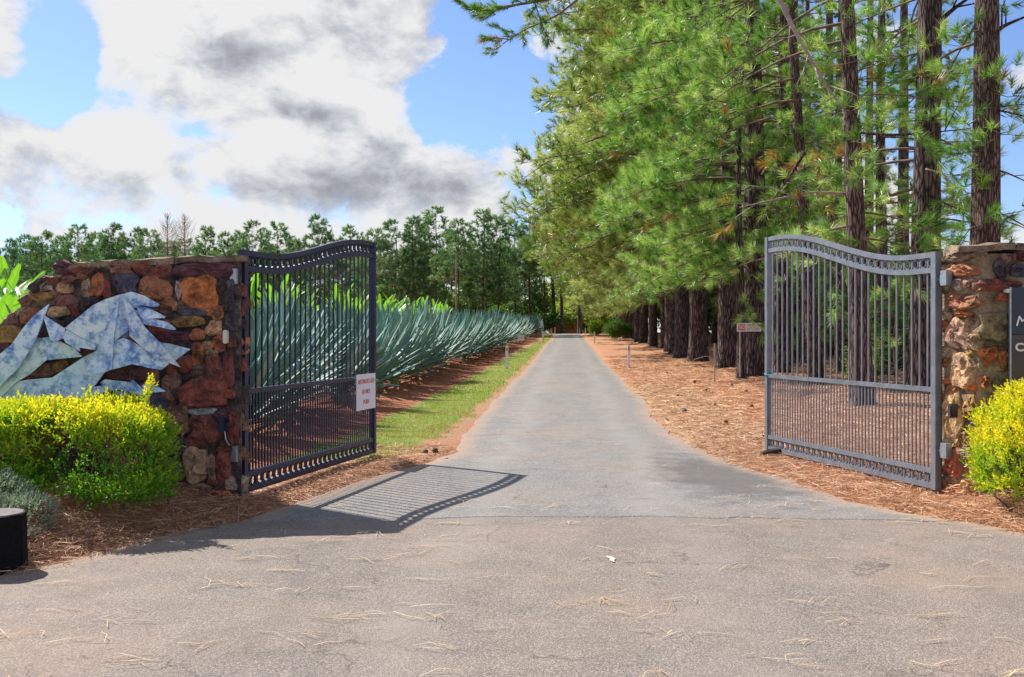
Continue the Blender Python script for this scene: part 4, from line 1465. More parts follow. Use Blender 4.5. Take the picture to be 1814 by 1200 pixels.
P = scatter(30000, 2.2, 6.2, 6.2, 13, rng, lambda x, y: (x - xr(y) > -0.12 * rng.random(len(x))))
strew('pine_needle_litter', P, rng.uniform(0.08, 0.22, len(P)), 0.0048, rng.uniform(0.1, 1, len(P)), M['needle_brown'], rng,
      'straw coloured pine needles under the right gate and bush', lift=0.04, tilt=0.2)
P = scatter(46000, 2.2, 12, 13, 42, rng, lambda x, y: (x - xr(y) > 0.02) & (rng.random(len(x)) < sstep(x - xr(y), -0.2, 1.0) + 0.5))
strew('pine_needle_litter', P, rng.uniform(0.15, 0.30, len(P)), 0.011, rng.uniform(0.2, 1, len(P)), M['needle_brown'], rng,
      'carpet of orange pine needles under the pine row', lift=0.03, tilt=0.12)
# loose pale needles on the paving
P = []
cl = np.vstack([rng.uniform([-3, 3.2], [4.5, 8.5], (170, 2)), rng.uniform([-2, 8], [4.0, 20], (120, 2))])
for c_ in cl:
    k = rng.integers(1, 6)
    P.append(np.repeat(c_[None], k, 0) + rng.normal(size=(k, 2)) * [0.07, 0.02])
P = np.vstack(P)
P = P[(P[:, 0] > xl(P[:, 1])) & (P[:, 0] < xr(P[:, 1]))]
P = np.column_stack([P, pz(P[:, 0], P[:, 1])])
strew('loose_pine_needles', P, rng.uniform(0.10, 0.24, len(P)), 0.0036, rng.uniform(0, 1, len(P)), M['needle_pale'], rng,
      'pale fallen pine needles scattered over the asphalt', lift=0.008, tilt=0.02, flow=0.0, yaw_sd=0.7)
# many short dark/pale bits on road
P = scatter(2600, -4, 5, 3, 24, rng, lambda x, y: (x > xl(y)) & (x < xr(y)) & (rng.random(len(x)) < 0.25 + 0.75 * sstep(np.minimum(x - xl(y), xr(y) - x), 0.9, 0.0)))
P[:, 2] = pz(P[:, 0], P[:, 1])
strew('loose_pine_needles', P, rng.uniform(0.03, 0.12, len(P)), 0.0032, rng.uniform(0, 0.8, len(P)), M['needle_brown'], rng,
      'short brown pine needle scraps along the edges of the asphalt', lift=0.006, tilt=0.02)

# ------------------------------------------------------------------ grass verge
rng = np.random.default_rng(31)


def grass_cond(x, y):
    d = x - 0.0578 * y
    g0 = np.interp(y, [9.0, 11.4, 13.5, 17, 24, 35, 60, 80, 110], [-3.2, -3.1, -3.0, -2.95, -2.9, -2.85, -2.5, -2.2, -2.4])
    g1 = np.interp(y, [10.5, 11.6, 14, 20, 30, 110], [0.9, 0.45, 0.30, 0.22, 0.12, 0.1])
    nn = 0.22 * vnoise(x, y, 1.6, 4) + 0.15 * vnoise(x, y, 5, 5)
    return (d > g0 + nn) & (xl(y) - x > g1 + nn) & (y > 11.1 + nn)


def grass_blades(n, y0, y1, h, w):
    y = y0 + (y1 - y0) * rng.uniform(0, 1, n) ** 1.3
    x = rng.uniform(-3.4, 0.8, n) + 0.0578 * y
    k = grass_cond(x, y)
    x, y = x[k], y[k]
    n = len(x)
    B = np.stack([x, y, gh(x, y) - 0.005], -1)
    d = np.stack([rng.normal(size=n) * 0.5, rng.normal(size=n) * 0.5, np.ones(n)], -1)
    d /= np.linalg.norm(d, axis=1)[:, None]
    H_ = h * rng.uniform(0.5, 1.3, n)[:, None]
    a = rng.uniform(0, PI, n)
    S = np.stack([np.cos(a), np.sin(a), np.zeros(n)], -1) * w
    V = np.stack([B - S, B + S, B + d * H_], 1).reshape(-1, 3)
    i = np.arange(n)[:, None] * 3
    tint = np.clip(0.42 + 0.35 * vnoise(x, y, 0.9, 6) + 0.25 * vnoise(x, y, 3.3, 7) + rng.normal(size=n) * 0.14, 0, 1)
    return V, i + [0, 1, 2], np.repeat(tint, 3)


A = [grass_blades(60000, 11, 22, 0.045, 0.004), grass_blades(50000, 22, 110, 0.06, 0.010)]
n0 = len(A[0][0])
me = mesh_np('grass', np.vstack([A[0][0], A[1][0]]), np.vstack([A[0][1], A[1][1] + n0]), M['grass'], False, {'tint': np.concatenate([A[0][2], A[1][2]])})
tag(obj('grass', me), 'short patchy green and yellow grass along the left road edge', 'grass', kind='stuff')


# ------------------------------------------------------------------ agaves
def agave_leaf(seed, L=1.0):
    rs = random.Random(seed)
    n = 9
    A = []
    Wm = 0.046
    bend = rs.uniform(0.0, 0.10)
    tw = rs.uniform(-0.25, 0.25)
    for i in range(n):
        t_ = i / (n - 1)
        w = Wm * (0.62 + 0.5 * math.sin(min(t_ * 1.5, 1) * PI / 2)) * (1 - t_ ** 2.6) ** 0.9 + 0.0015
        cxn = L * t_
        zc = -bend * L * t_ ** 2
        th = tw * t_
        for s, dz in ((-1, 0.36), (0, 0.0), (1, 0.36)):
            A.append((cxn, s * w * math.cos(th), zc + abs(s) * dz * w + s * w * math.sin(th)))
    Qs = []
    for i in range(n - 1):
        for k in range(2):
            Qs.append([i * 3 + k, i * 3 + k + 1, (i + 1) * 3 + k + 1, (i + 1) * 3 + k])
    return np.array(A), np.array(Qs)


leafV = [agave_leaf(s) for s in range(5)]
leafM = {}
for k, (V, Qd) in enumerate(leafV):
    for tn, tint in enumerate((0.28, 0.52, 0.85)):
        leafM[(k, tn)] = mesh_np('leaf', V, Qd, M['agave'], True, {'tint': np.full(len(V), tint)})
leafDead = mesh_np('leaf', leafV[4][0], leafV[4][1], M['agave'], True, {'tint': np.full(len(leafV[4][0]), 0.02)})


def agave_spec(rs, n=62, H=1.60):
    sp = []
    for i in range(n):
        f = i / (n - 1)
        az = i * 2.39996 + rs.uniform(-0.2, 0.2)
        el = math.radians(10 + 76 * f ** 0.8 + rs.uniform(-7, 7))
        L = H * (0.58 + 0.42 * math.sin(min(f * 1.6, 1) * PI / 2)) * rs.uniform(0.85, 1.08)
        sp.append((az, el, L, rs.randrange(5), rs.choice((0, 1, 1, 2)), rs.uniform(-0.4, 0.4), 0.10 + 0.34 * f))
    return sp


def leaf_matrix(az, el, roll, L, z):
    return Matrix.Translation((0.05 * math.cos(az), 0.05 * math.sin(az), z)) @ Matrix.Rotation(az, 4, 'Z') @ Matrix.Rotation(-el, 4, 'Y') @ Matrix.Rotation(roll, 4, 'X') @ Matrix.Diagonal((L, 1.0 * (0.75 + 0.25 * L), 0.9, 1))


rs = random.Random(5)
# joined variants for the far plants
joined = []
for v in range(4):
    sp = agave_spec(rs, 80)
    Vs, Qs, Ts, off = [], [], [], 0
    for (az, el, L, k, tn, roll, z) in sp:
        Mx = np.array(leaf_matrix(az, el, roll, L, z))
        V, Qd = leafV[k]
        V2 = V @ Mx[:3, :3].T + Mx[:3, 3]
        Vs.append(V2)
        Qs.append(Qd + off)
        Ts.append(np.full(len(V2), rs.choice((0.2, 0.4, 0.6, 0.85, 0.02)) if el < 0.5 else (0.28, 0.52, 0.85)[tn]))
        off += len(V2)
    joined.append(mesh_np('agave', np.vstack(Vs), np.vstack(Qs), M['agave'], True, {'tint': np.concatenate(Ts)}))
stem_me = MB().tube([(0, 0, -0.05), (0, 0, 0.25), (0, 0, 0.5)], [0.11, 0.10, 0.03], 8).mesh('stem', M['banana_stem'])
for row, (d0, d1, Y0, Y1, stp) in enumerate(((-4.5, -3.9, 12.0, 122, 1.22), (-6.5, -5.9, 12.6, 122, 1.6))):
    Y = Y0
    cnt = 0
    while Y < Y1:
        d = d0 + (d1 - d0) * (Y - 12) / 100 + rs.uniform(-0.3, 0.22)
        x = 0.0578 * Y + d
        z = gz(x, Y)
        s = rs.uniform(0.80, 1.12)
        if row == 0 and cnt < 10:
            root = empty('agave', (x, Y, z), rs.uniform(0, 6))
            root.rotation_euler = (rs.uniform(-.1, .1), rs.uniform(-.1, .1), rs.uniform(0, 6))
            root.scale = (s, s, s)
            obj('stem', stem_me, root)
            for (az, el, L, k, tn, roll, zz) in agave_spec(rs, 84):
                o = obj('leaf', leafM[(k, tn)] if not (el < 0.12 and rs.random() < 0.35) else leafDead, root)
                o.matrix_local = leaf_matrix(az, el, roll, L, zz)
            tag(root, 'large spiky blue-green agave, number ' + 'one two three four five six seven eight nine ten'.split()[cnt] + ' of the front row from the left stone wall', 'agave', 'agaves near the gate')
        else:
            o = obj('agave', joined[rs.randrange(4)], None, (x, Y, z), (rs.uniform(-.13, .13), rs.uniform(-.13, .13), rs.uniform(0, 6)), s)
            if row == 0:
                tag(o, 'spiky blue-green agave in the long front row beside the grass verge', 'agave', 'agaves along the verge')
            else:
                tag(o, 'blue-green agave in the second row, mostly hidden by the front row', 'agave', 'agaves in the second row')
        cnt += 1
        Y += stp * rs.uniform(0.78, 1.25) * (1 if Y < 60 else 1.35)


# ------------------------------------------------------------------ bananas
def banana_leaf(seed):
    rs_ = random.Random(seed)
    n = 13
    A, tint = [], []
    bend = rs_.uniform(0.25, 0.6)
    for i in range(n):
        t_ = i / (n - 1)
        x = t_ * (1 - 0.12 * bend * t_)
        z = -bend * t_ ** 2.2 * 0.55
        if t_ < 0.14:
            w = 0.012
        else:
            u_ = (t_ - 0.14) / 0.86
            w = 0.105 * math.sin(PI * min(u_ * 0.93 + 0.05, 1)) ** 0.55 + 0.004
        for s in (-1, -0.5, 0, 0.5, 1):
            ww = w * (1 - (0.28 * rs_.random() if abs(s) == 1 and t_ > 0.2 else 0))
            A.append((x + abs(s) * 0.03, s * ww, z + 0.22 * abs(s) * ww - 0.25 * abs(s) ** 2 * ww))
            tint.append(0.75 if s == 0 else 0.45 + 0.25 * rs_.random() - (0.4 if abs(s) == 1 and rs_.random() < 0.15 else 0))
    Qs = [[i * 5 + k, i * 5 + k + 1, (i + 1) * 5 + k + 1, (i + 1) * 5 + k] for i in range(n - 1) for k in range(4)]
    return mesh_np('leaf', A, np.array(Qs), M['banana'], False, {'tint': np.array(tint)})


bl = [banana_leaf(s) for s in range(5)]
bst = MB().tube([(0, 0, -0.05), (0, 0, 0.8), (0, 0, 1.5)], [0.10, 0.085, 0.05], 9).mesh('stem', M['banana_stem'])


def banana(x, Y, h, label, group, n=12):
    root = empty('banana_plant', (x, Y, gz(x, Y)), rs.uniform(0, 6))
    tag(root, label, 'banana plant', group)
    o = obj('stem', bst, root, scale=(1, 1, h / 2.9))
    for i in range(n):
        az = i * 2.4 + rs.uniform(-0.3, 0.3)
        el = math.radians(rs.uniform(35, 84))
        L = rs.uniform(0.8, 1.35) * h / 2.9
        o = obj('leaf', bl[rs.randrange(5)], root)
        o.matrix_local = (Matrix.Translation((0, 0, (1.62 - 0.3 * (i % 3)) * h / 2.9)) @ Matrix.Rotation(az, 4, 'Z') @ Matrix.Rotation(-el, 4, 'Y') @ Matrix.Rotation(rs.uniform(-0.7, 0.7), 4, 'X') @ Matrix.Diagonal((L, 1.15, 1, 1)))


for (px, Y, h) in ((26, 15.0, 2.8), (-12, 14.5, 2.75), (50, 15.6, 2.6), (4, 17.0, 2.9), (-40, 16.0, 2.8), (34, 18, 2.9), (58, 19, 2.7), (15, 20, 3.1)):
    banana((px - CX) / F * Y, Y, h, 'bright green banana plant rising behind the sloping end of the left wall', 'banana plants behind the wall')
Y = 22.0
while Y < 76:
    d = -9.4 + rs.uniform(-0.5, 0.5)
    banana(0.0578 * Y + d, Y, rs.uniform(3.2, 3.6) if Y < 62 else 3.3, 'bright green banana plant in the row behind the agaves', 'banana row behind the agaves', 10)
    Y += rs.uniform(1.7, 2.4)


# ------------------------------------------------------------------ pines
def needles(P, A, ln, stem, k, w, rng, droop=0.15, spread=(0.30, 1.10)):
    n = len(P)
    ref = rand_dirs(n, rng)
    B1 = np.cross(A, ref)
    B1 /= np.linalg.norm(B1, axis=1)[:, None] + 1e-9
    B2 = np.cross(A, B1)
    Ar, B1r, B2r, Pr = (np.repeat(q, k, 0) for q in (A, B1, B2, P))
    m_ = n * k
    ph = rng.uniform(0, 2 * PI, m_)
    th = rng.uniform(spread[0], spread[1], m_)
    s = rng.uniform(0, 1, m_)
    th *= (1.15 - 0.6 * s)
    D = Ar * np.cos(th)[:, None] + (B1r * np.cos(ph)[:, None] + B2r * np.sin(ph)[:, None]) * np.sin(th)[:, None]
    D[:, 2] -= droop
    base = Pr + Ar * (s * stem)[:, None]
    L = (ln * rng.uniform(0.7, 1.15, m_))[:, None]
    S = np.cross(D, rand_dirs(m_, rng))
    S /= np.linalg.norm(S, axis=1)[:, None] + 1e-9
    S *= w / 2
    V = np.stack([base - S, base + S, base + D * L], 1).reshape(-1, 3)
    T_ = (np.arange(m_)[:, None] * 3 + [0, 1, 2])
    return V, T_


def tip_tint(tint, k):
    t_ = np.repeat(tint, k * 3).reshape(-1, 3)
    t_[:, 2] += 0.16 * (t_[:, 2] > 0.2)
    t_[:, :2] -= 0.04
    return np.clip(t_.ravel(), 0, 1)


def pine_crown(seed, H, z0, Lf, nb, aniso, tuft, tufts_per_m, sub=True, min_t=0.25, up=0.25, droopb=0.35, dead=0.05, taper_axis=None):
    """returns branch MB and tuft points/axes/tints (crown space, trunk at origin)"""
    rng = np.random.default_rng(seed)
    mb = MB()
    TP, TA, TT = [], [], []
    for b in range(nb):
        f = (b + rng.uniform(0, 1)) / nb
        z = z0 + (H - z0) * f ** 1.15
        az = rng.uniform(0, 2 * PI)
        L = Lf(f) * aniso(az) * rng.uniform(0.7, 1.12)
        if L < 0.25:
            continue
        h = np.array([math.cos(az), math.sin(az), 0])
        sd = np.array([-math.sin(az), math.cos(az), 0])
        u_ = up + rng.uniform(-0.12, 0.15)
        dr = droopb + rng.uniform(-0.1, 0.15)
        bend = rng.uniform(-0.38, 0.38)
        tt = np.linspace(0, 1, 6)
        path = np.array([0, 0, z]) + h * L * tt[:, None] + sd * (bend * L * tt ** 2)[:, None] + np.array([0, 0, 1.0]) * (L * (u_ * tt - dr * tt ** 2))[:, None]
        r0 = 0.012 + 0.008 * L
        mb.tube(path, r0 * (1 - 0.85 * tt), 4, cap=False)
        isdead = rng.random() < dead
        base_t = 0.10 if isdead else rng.uniform(0.38, 1.0)
        nsub = max(3, int(L * 2.4)) if sub else 0
        for s_ in range(nsub):
            t_ = rng.uniform(min_t, 0.98)
            p = np.array([np.interp(t_, tt, path[:, q]) for q in range(3)])
            side = sd * rng.choice([-1, 1])
            sl = (0.30 * L * (1.15 - t_) + 0.35) * rng.uniform(0.6, 1.2)
            dv = h * 0.75 + side * rng.uniform(0.4, 1.1) + np.array([0, 0, rng.uniform(-0.35, 0.35)])
            dv /= np.linalg.norm(dv)
            q = p + dv * sl
            midp = p + dv * sl * 0.5 + np.array([0, 0, -0.05 * sl])
            q = q + np.array([0, 0, 0.12 * sl])
            mb.tube([p, midp, q], [0.012, 0.008, 0.004], 3, cap=False)
            nt_ = max(1, int(sl * tufts_per_m))
            for k in range(nt_):
                w = 1 - k / max(nt_, 1) * 0.75
                pt = p + (q - p) * w + rng.normal(size=3) * 0.06
                a = dv * 0.6 + np.array([0, 0, 0.45]) + rng.normal(size=3) * 0.35
                TP.append(pt)
                TA.append(a / np.linalg.norm(a))
                TT.append(base_t + rng.normal() * 0.16)
        for k in range(max(2, int(L * tufts_per_m * 0.6))):
            t_ = rng.uniform(0.55, 1.02)
            p = np.array([np.interp(min(t_, 1), tt, path[:, q]) for q in range(3)]) + rng.normal(size=3) * 0.07
            a = h * 0.6 + np.array([0, 0, 0.5]) + rng.normal(size=3) * 0.35
            TP.append(p)
            TA.append(a / np.linalg.norm(a))
            TT.append(base_t + rng.normal() * 0.16)
    return mb, np.array(TP), np.array(TA), np.array(TT), rng


def crown_meshes(seed, tuft, mat, **kw):
    mb, TP, TA, TT, rng = pine_crown(seed, tuft=tuft, **kw)
    ln, stem, k, w = tuft
    V, T_ = needles(TP, TA, ln, stem, k, w, rng)
    tint = tip_tint(TT, k)
    crown = mesh_np('crown', V, T_, mat, False, {'tint': tint})
    br = mb.mesh('branches', M['branch'], True)
    return crown, br


def trunk_mesh(H, r0, seed, mat, k=18, flare=1.35, lean=(0, 0), rtop=0.25, n=26):
    rng_ = np.random.default_rng(seed)
    t_ = np.linspace(0, 1, n) ** 1.3
    wob_ = 0.10
    px_ = wob_ * np.sin(t_ * 5 + seed) * t_ + lean[0] * t_ * H
    py_ = wob_ * np.cos(t_ * 4 + seed * 2) * t_ + lean[1] * t_ * H
    P = np.stack([px_, py_, t_ * H - 0.15], -1)
    r = r0 * (1 - (1 - rtop) * t_) * (1 + (flare - 1) * np.exp(-t_ * H / 0.35))
    fur = 1 + 0.045 * rng_.normal(size=(1, k)) + 0.02 * rng_.normal(size=(n, k))
    return MB().tube(P, r, k, rfun=lambda a, b: fur).mesh('trunk', mat, True)


def deg(a):
    return a * 180 / PI


def road_side(strength_side=0.45, back=0.55):
    def f(az):
        c = math.cos(az - PI)          # 1 towards -x (the road)
        fwd = -math.sin(az)            # towards the camera
        return max(strength_side, c) if c > 0 else max(back * -c, strength_side)
    return f


# mid-distance row pines: tall, dense, branches reaching over the road
midA = [crown_meshes(100 + i, (0.44, 0.36, 40, 0.027), M['pine_olive'], H=30 - 2 * i, z0=2.9, nb=165, tufts_per_m=2.5,
                     Lf=lambda f: (3.4 + 4.8 * math.sin(min(f / 0.30, 1) * PI / 2)) * (1 - f ** 3.2) ** 0.8 * (1 - 0.25 * f),
                     aniso=road_side(0.42, 0.5), up=0.15, droopb=0.30, dead=0.012) for i in range(3)]
nearA = [crown_meshes(200 + i, (0.29, 0.22, 68, 0.0125), M['pine'], H=18, z0=2.9, nb=115, tufts_per_m=4.2,
                      Lf=lambda f: (2.9 + 1.7 * math.sin(min(f / 0.4, 1) * PI / 2)) * (1 - f ** 3) * 1.0,
                      aniso=road_side(0.55, 0.55), up=0.05, droopb=0.28, dead=0.015) for i in range(2)]
sparse = [crown_meshes(300 + i, (0.27, 0.18, 60, 0.0115), M['pine'], H=18, z0=2.9, nb=54, tufts_per_m=3.6,
                       Lf=lambda f: 2.7 * (1 - f ** 3) + 0.3, aniso=lambda a: 0.22 if math.sin(a) < -0.2 else (1.0 if math.cos(a) < 0 else 0.6), up=0.0, droopb=0.25, dead=0.02) for i in range(2)]
trunks_mid = [trunk_mesh(28, 0.25 + 0.03 * i, 3 + i, M['bark' if i != 1 else 'bark_red'], 14) for i in range(3)]

LB = {'row': 'tall dense roadside pine further down the right row', 'near': ''}


def tree(px, Y, kind, label, group, r=None, crown=None, bark='bark', lean=(0, 0), x=None, rotz=0.0, H=18, k=None, scale=1.0, zoff=0, crot=None):
    if x is None:
        x = (px - CX) / F * Y
    root = empty('pine_tree', (x, Y, gz(x, Y)), rotz)
    root.scale = (scale, scale, scale)
    tag(root, label, 'pine tree', group)
    obj('trunk', trunk_mesh(H, r, int(Y * 7 + px) % 50, M[bark], 20, lean=lean) if r else k, root)
    if crown is not None:
        cr, br = crown
        c_ = obj('crown', cr, root)
        b_ = obj('branches', br, root)
        for o in (c_, b_):
            o.rotation_euler = (lean[1] * -1.0, lean[0] * 1.0, (crot or 0))
            o.location.z = zoff
    return root


# the big front trunks (px of base, Y, radius)
tree(1337, 28.0, 'near', 'thick furrowed pine trunk just left of the open silver-grey gate', None, 0.37, nearA[0], crot=0.1)
tree(1287, 33.2, 'near', 'second thick pine trunk counted leftwards from the silver-grey gate', None, 0.31, nearA[1], crot=-0.2)
tree(1237, 38.5, 'near', 'broad dark pine trunk behind the thin grey stake', None, 0.34, nearA[0], crot=0.4, H=20, scale=1.05)
tree(1208, 43.5, 'near', 'wide dark pine trunk at the middle of the roadside row', None, 0.32, midA[2], crot=0.1, H=22)
tree(1313, 27.1, 'near', 'slim young pine trunk behind the NO sign', None, 0.135, None, H=9)
tree(1386, 29.5, 'near', 'dark pine trunk behind the free edge of the silver-grey gate', None, 0.27, sparse[1], crot=2.0)
ORD = 'first second third fourth fifth sixth seventh eighth ninth tenth eleventh twelfth thirteenth fourteenth fifteenth sixteenth seventeenth eighteenth nineteenth twentieth twenty-first twenty-second twenty-third twenty-fourth'.split()
Y = 48.0
i = 0
while Y < 126:
    d = 5.35 + rs.uniform(-0.25, 0.25)
    tree(0, Y, 'mid', (ORD[i] + ' tall dense roadside pine counted away from the thick bare trunks'), 'pines of the right roadside row', None, midA[i % 3], x=0.0578 * Y + d, k=trunks_mid[i % 3],
         scale=rs.uniform(0.92, 1.05), crot=rs.uniform(-0.25, 0.25))
    Y += rs.uniform(3.4, 4.6)
    i += 1
# plantation trees seen beside and through the right gate
tree(1447, 24.3, 'g', 'leaning pale-barked pine seen through the silver-grey gate', None, 0.19, sparse[0], 'bark_pale', H=14, lean=(-0.075, 0), crot=0.2)
tree(1487, 30.0, 'g', 'slender grey pine trunk at the middle of the silver-grey gate', None, 0.16, sparse[1], 'bark_pale', H=16, crot=0.3)
tree(1530, 18.0, 'g', 'red-brown pine trunk crossing the silver-grey gate and leaning left', None, 0.20, sparse[0], 'bark_red', H=14, lean=(-0.045, 0), crot=-0.2)
tree(1637, 20.6, 'g', 'straight grey-brown pine trunk behind the hinge side of the silver-grey gate', None, 0.32, sparse[1], 'bark', H=20, lean=(0.012, 0), crot=-0.5)
tree(1742, 19.2, 'g', 'tall straight pine trunk rising behind the right stone wall', None, 0.30, sparse[0], 'bark_red', H=20, lean=(0.006, 0), crot=-0.9)
tree(1563, 28.0, 'g', 'dark slender pine trunk between the two stout ones above the gate', None, 0.18, sparse[1], 'bark', H=16, crot=3.3)
tree(1412, 36.0, 'g', 'dark pine trunk deep in the plantation behind the gate', None, 0.26, sparse[0], 'bark', H=18, crot=1.3)
for j, (px, Y) in enumerate(((1470, 44), (1540, 52), (1600, 47), (1335, 47), (1385, 55), (1430, 62), (1360, 70), (1300, 58), (1310, 75), (1268, 66), (1240, 80), (1215, 95), (1500, 70), (1250, 100))):
    tree(px, Y, 'b', 'background pine deep in the plantation right of the drive', 'background pines of the plantation', None,
         (sparse if px > 1420 else nearA)[j % 2], k=trunks_mid[j % 3], scale=1.0 if px > 1420 else 1.15, crot=rs.uniform(0, 6))


sap = crown_meshes(350, (0.24, 0.18, 34, 0.020), M['pine'], H=3.4, z0=0.3, nb=26, tufts_per_m=6, Lf=lambda f: 1.1 * (1 - f ** 1.6) + 0.15,
                   aniso=lambda a: 1.0, up=0.5, droopb=0.2, dead=0.0)
sapk = trunk_mesh(3.3, 0.04, 9, M['branch'], 8)
for q_, (px, Y, s_) in enumerate(((1345, 45, 1.5), (1420, 34, 1.1), (1465, 38, 1.3), (1515, 41, 1.5), (1555, 33, 1.0), (1588, 21.5, 0.80))):
    root = empty('young_pine', ((px - CX) / F * Y, Y, gz((px - CX) / F * Y, Y)), rs.uniform(0, 6))
    root.scale = (s_,) * 3
    tag(root, 'young bright green pine low beside the gate hinge side trunk' if px == 1588 else ORD[q_] + ' young pine from the left among the trunks behind the right gate', 'young pine', None if px == 1588 else 'young pines in the plantation')
    obj('trunk', sapk, root)
    obj('crown', sap[0], root)
    obj('branches', sap[1], root)


# long branch reaching over the road at the top of the picture
def lone_branch(name, path, r, label, cat, tufts, mat, seed, grp=None, tint=0.5, spread_l=1.0):
    rng_ = np.random.default_rng(seed)
    path = np.array(path, float)
    o0 = path[0].copy()
    root = empty(name, o0)
    tag(root, label, cat, grp)
    path = path - o0
    tt = np.linspace(0, 1, len(path))
    tf = np.linspace(0, 1, 14)
    pp = np.stack([np.interp(tf, tt, path[:, q]) for q in range(3)], -1)
    pp[1:-1] = (pp[:-2] + pp[1:-1] * 2 + pp[2:]) / 4
    mb = MB().tube(pp, r * (1 - 0.8 * tf), 7)
    TP, TA = [], []
    L = np.linalg.norm(pp[-1] - pp[0])
    for s_ in range(int(L * 3)):
        t_ = rng_.uniform(0.25, 1)
        p = np.array([np.interp(t_, tf, pp[:, q]) for q in range(3)])
        dv = (pp[-1] - pp[0]) / L * 0.6 + rng_.normal(size=3) * 0.6
        dv /= np.linalg.norm(dv)
        sl = rng_.uniform(0.4, 1.1) * spread_l
        q = p + dv * sl
        mb.tube([p, (p + q) / 2 + rng_.normal(size=3) * 0.05 * sl, q], [r * 0.3, r * 0.2, 0.004], 4)
        if tufts:
            for w in np.linspace(0.35, 1, max(2, int(sl * tufts))):
                TP.append(p + (q - p) * w + rng_.normal(size=3) * 0.04)
                a = dv + rng_.normal(size=3) * 0.3 + np.array([0, 0, 0.3])
                TA.append(a / np.linalg.norm(a))
    obj('branch', mb.mesh('branch', mat, True), root)
    if tufts:
        V, T_ = needles(np.array(TP), np.array(TA), 0.24, 0.16, 44, 0.012, rng_)
        tn = np.repeat(np.clip(tint + rng_.normal(size=len(TP)) * 0.18, 0, 1), 44 * 3)
        obj('needle_tufts', mesh_np('needle_tufts', V, T_, M['pine'], False, {'tint': tn}), root)
    return root


def at(px, py, Y):
    return ((px - CX) / F * Y, Y, CAMH - (py - CY) / F * Y)


lone_branch('pine_branch', [at(1120, -60, 28), at(1010, -10, 28), at(940, 5, 28), at(880, 14, 28), at(830, 24, 28)], 0.07,
            'long green pine branch hanging over the road at the top of the picture', 'branch', 12, M['branch'], 3, tint=0.45, spread_l=1.2)
lone_branch('pine_branch', [at(1060, -30, 28.5), at(985, 30, 28.5), at(930, 52, 28.5), at(890, 78, 28.5)], 0.04,
            'shorter green pine branch sagging below the long one over the road', 'branch', 9, M['branch'], 33, tint=0.4, spread_l=0.8)
lone_branch('dead_branch', [at(1372, -20, 17.4), at(1400, 40, 17.3), at(1425, 85, 17.2), at(1462, 150, 17.2), at(1500, 200, 17.3)], 0.05,
            'bare grey dead branch hanging beside the leaning red-brown trunk', 'dead branch', 0, M['twig_grey'], 5)
lone_branch('dead_branch', [at(1425, 270, 20.5), at(1400, 312, 20.3), at(1370, 352, 20.2)], 0.045,
            'broken dark branch stub slanting down left of the leaning trunk', 'dead branch', 0, M['bark'], 6, spread_l=0.4)
lone_branch('pine_branch', [at(1510, 345, 18.1), at(1440, 340, 18), at(1380, 352, 18), at(1310, 368, 18)], 0.035,
            'pale bare-barked branch reaching left above the silver-grey gate', 'branch', 4, M['twig_grey'], 7, tint=0.3)
lone_branch('pine_branch', [at(1525, 235, 18.1), at(1580, 240, 17.8), at(1650, 235, 17.6), at(1720, 228, 17.5)], 0.035,
            'bright green branch crossing in front of the grey-brown trunk above the gate', 'branch', 6, M['bark_red'], 8, tint=0.75)
lone_branch('pine_branch', [at(1640, 60, 20.7), at(1690, 15, 20.5), at(1740, -20, 20.3)], 0.07,
            'stout limb rising rightwards from the grey-brown trunk at the top of the picture', 'branch', 2, M['bark'], 9)
lone_branch('pine_branch', [at(1745, 70, 19.2), at(1780, 45, 19.0), at(1840, 20, 18.8)], 0.06,
            'stout limb rising rightwards from the trunk behind the right wall', 'branch', 3, M['bark_red'], 10)
lone_branch('pine_branch', [at(1742, 190, 19.2), at(1790, 200, 18.8), at(1850, 215, 18.5)], 0.03,
            'green branch right of the trunk behind the right wall', 'branch', 6, M['bark_red'], 11, tint=0.6)
lone_branch('pine_branch', [at(1340, 490, 27.8), at(1325, 530, 26.8), at(1330, 565, 26.2)], 0.02,
            'drooping green sprig hanging above the NO sign', 'branch', 8, M['branch'], 12, tint=0.85)
for q, (px0, py0, px1, py1, Y) in enumerate(((1530, 420, 1590, 500, 17.6), (1640, 400, 1560, 430, 19.8), (1740, 400, 1700, 430, 18.8), (1640, 300, 1700, 340, 20), (1440, 440, 1500, 520, 22), (1380, 430, 1420, 500, 26))):
    lone_branch('pine_branch', [at(px0, py0, Y), at((px0 + px1) / 2, (py0 + py1) / 2 - 12, Y - 0.3), at(px1, py1, Y - 0.6)], 0.025,
                'low green pine branch, ' + ('upper middle of the silver-grey gate', 'above the hinge half of the silver-grey gate', 'beside the right stone wall top', 'over the grey-brown trunk above the gate', 'left half of the silver-grey gate', 'at the free edge of the silver-grey gate')[q], 'branch', 6, M['branch'], 20 + q, 'low branches behind the gate', tint=0.6)


# ------------------------------------------------------------------ far pines on the left
far = [crown_meshes(400 + i, (0.55, 0.45, 26, 0.065), M['pine_far'], H=16, z0=[5.0, 7.5, 4.0, 9.0][i], nb=[80, 62, 88, 46][i], tufts_per_m=2.1,
                    Lf=[lambda f: 2.6 * math.sin(PI * min(max(f * 0.85 + 0.15, 0), 1)) ** 0.6 + 0.3, lambda f: 3.2 * (1 - f ** 2.5) + 0.3, lambda f: 2.5 * (1 - f ** 1.7) + 0.35, lambda f: 2.9 * (1 - f ** 3) + 0.2][i],
                    aniso=lambda a: 1.12, up=0.35, droopb=0.2, dead=0.05) for i in range(4)]
ftr = [trunk_mesh(15.6, 0.17, 60 + i, M['bark_far'], 8, flare=1.2, rtop=0.2, n=14, lean=((0, 0), (0.02, 0), (-0.02, 0))[i]) for i in range(3)]
bare = lone = None
rs = random.Random(77)


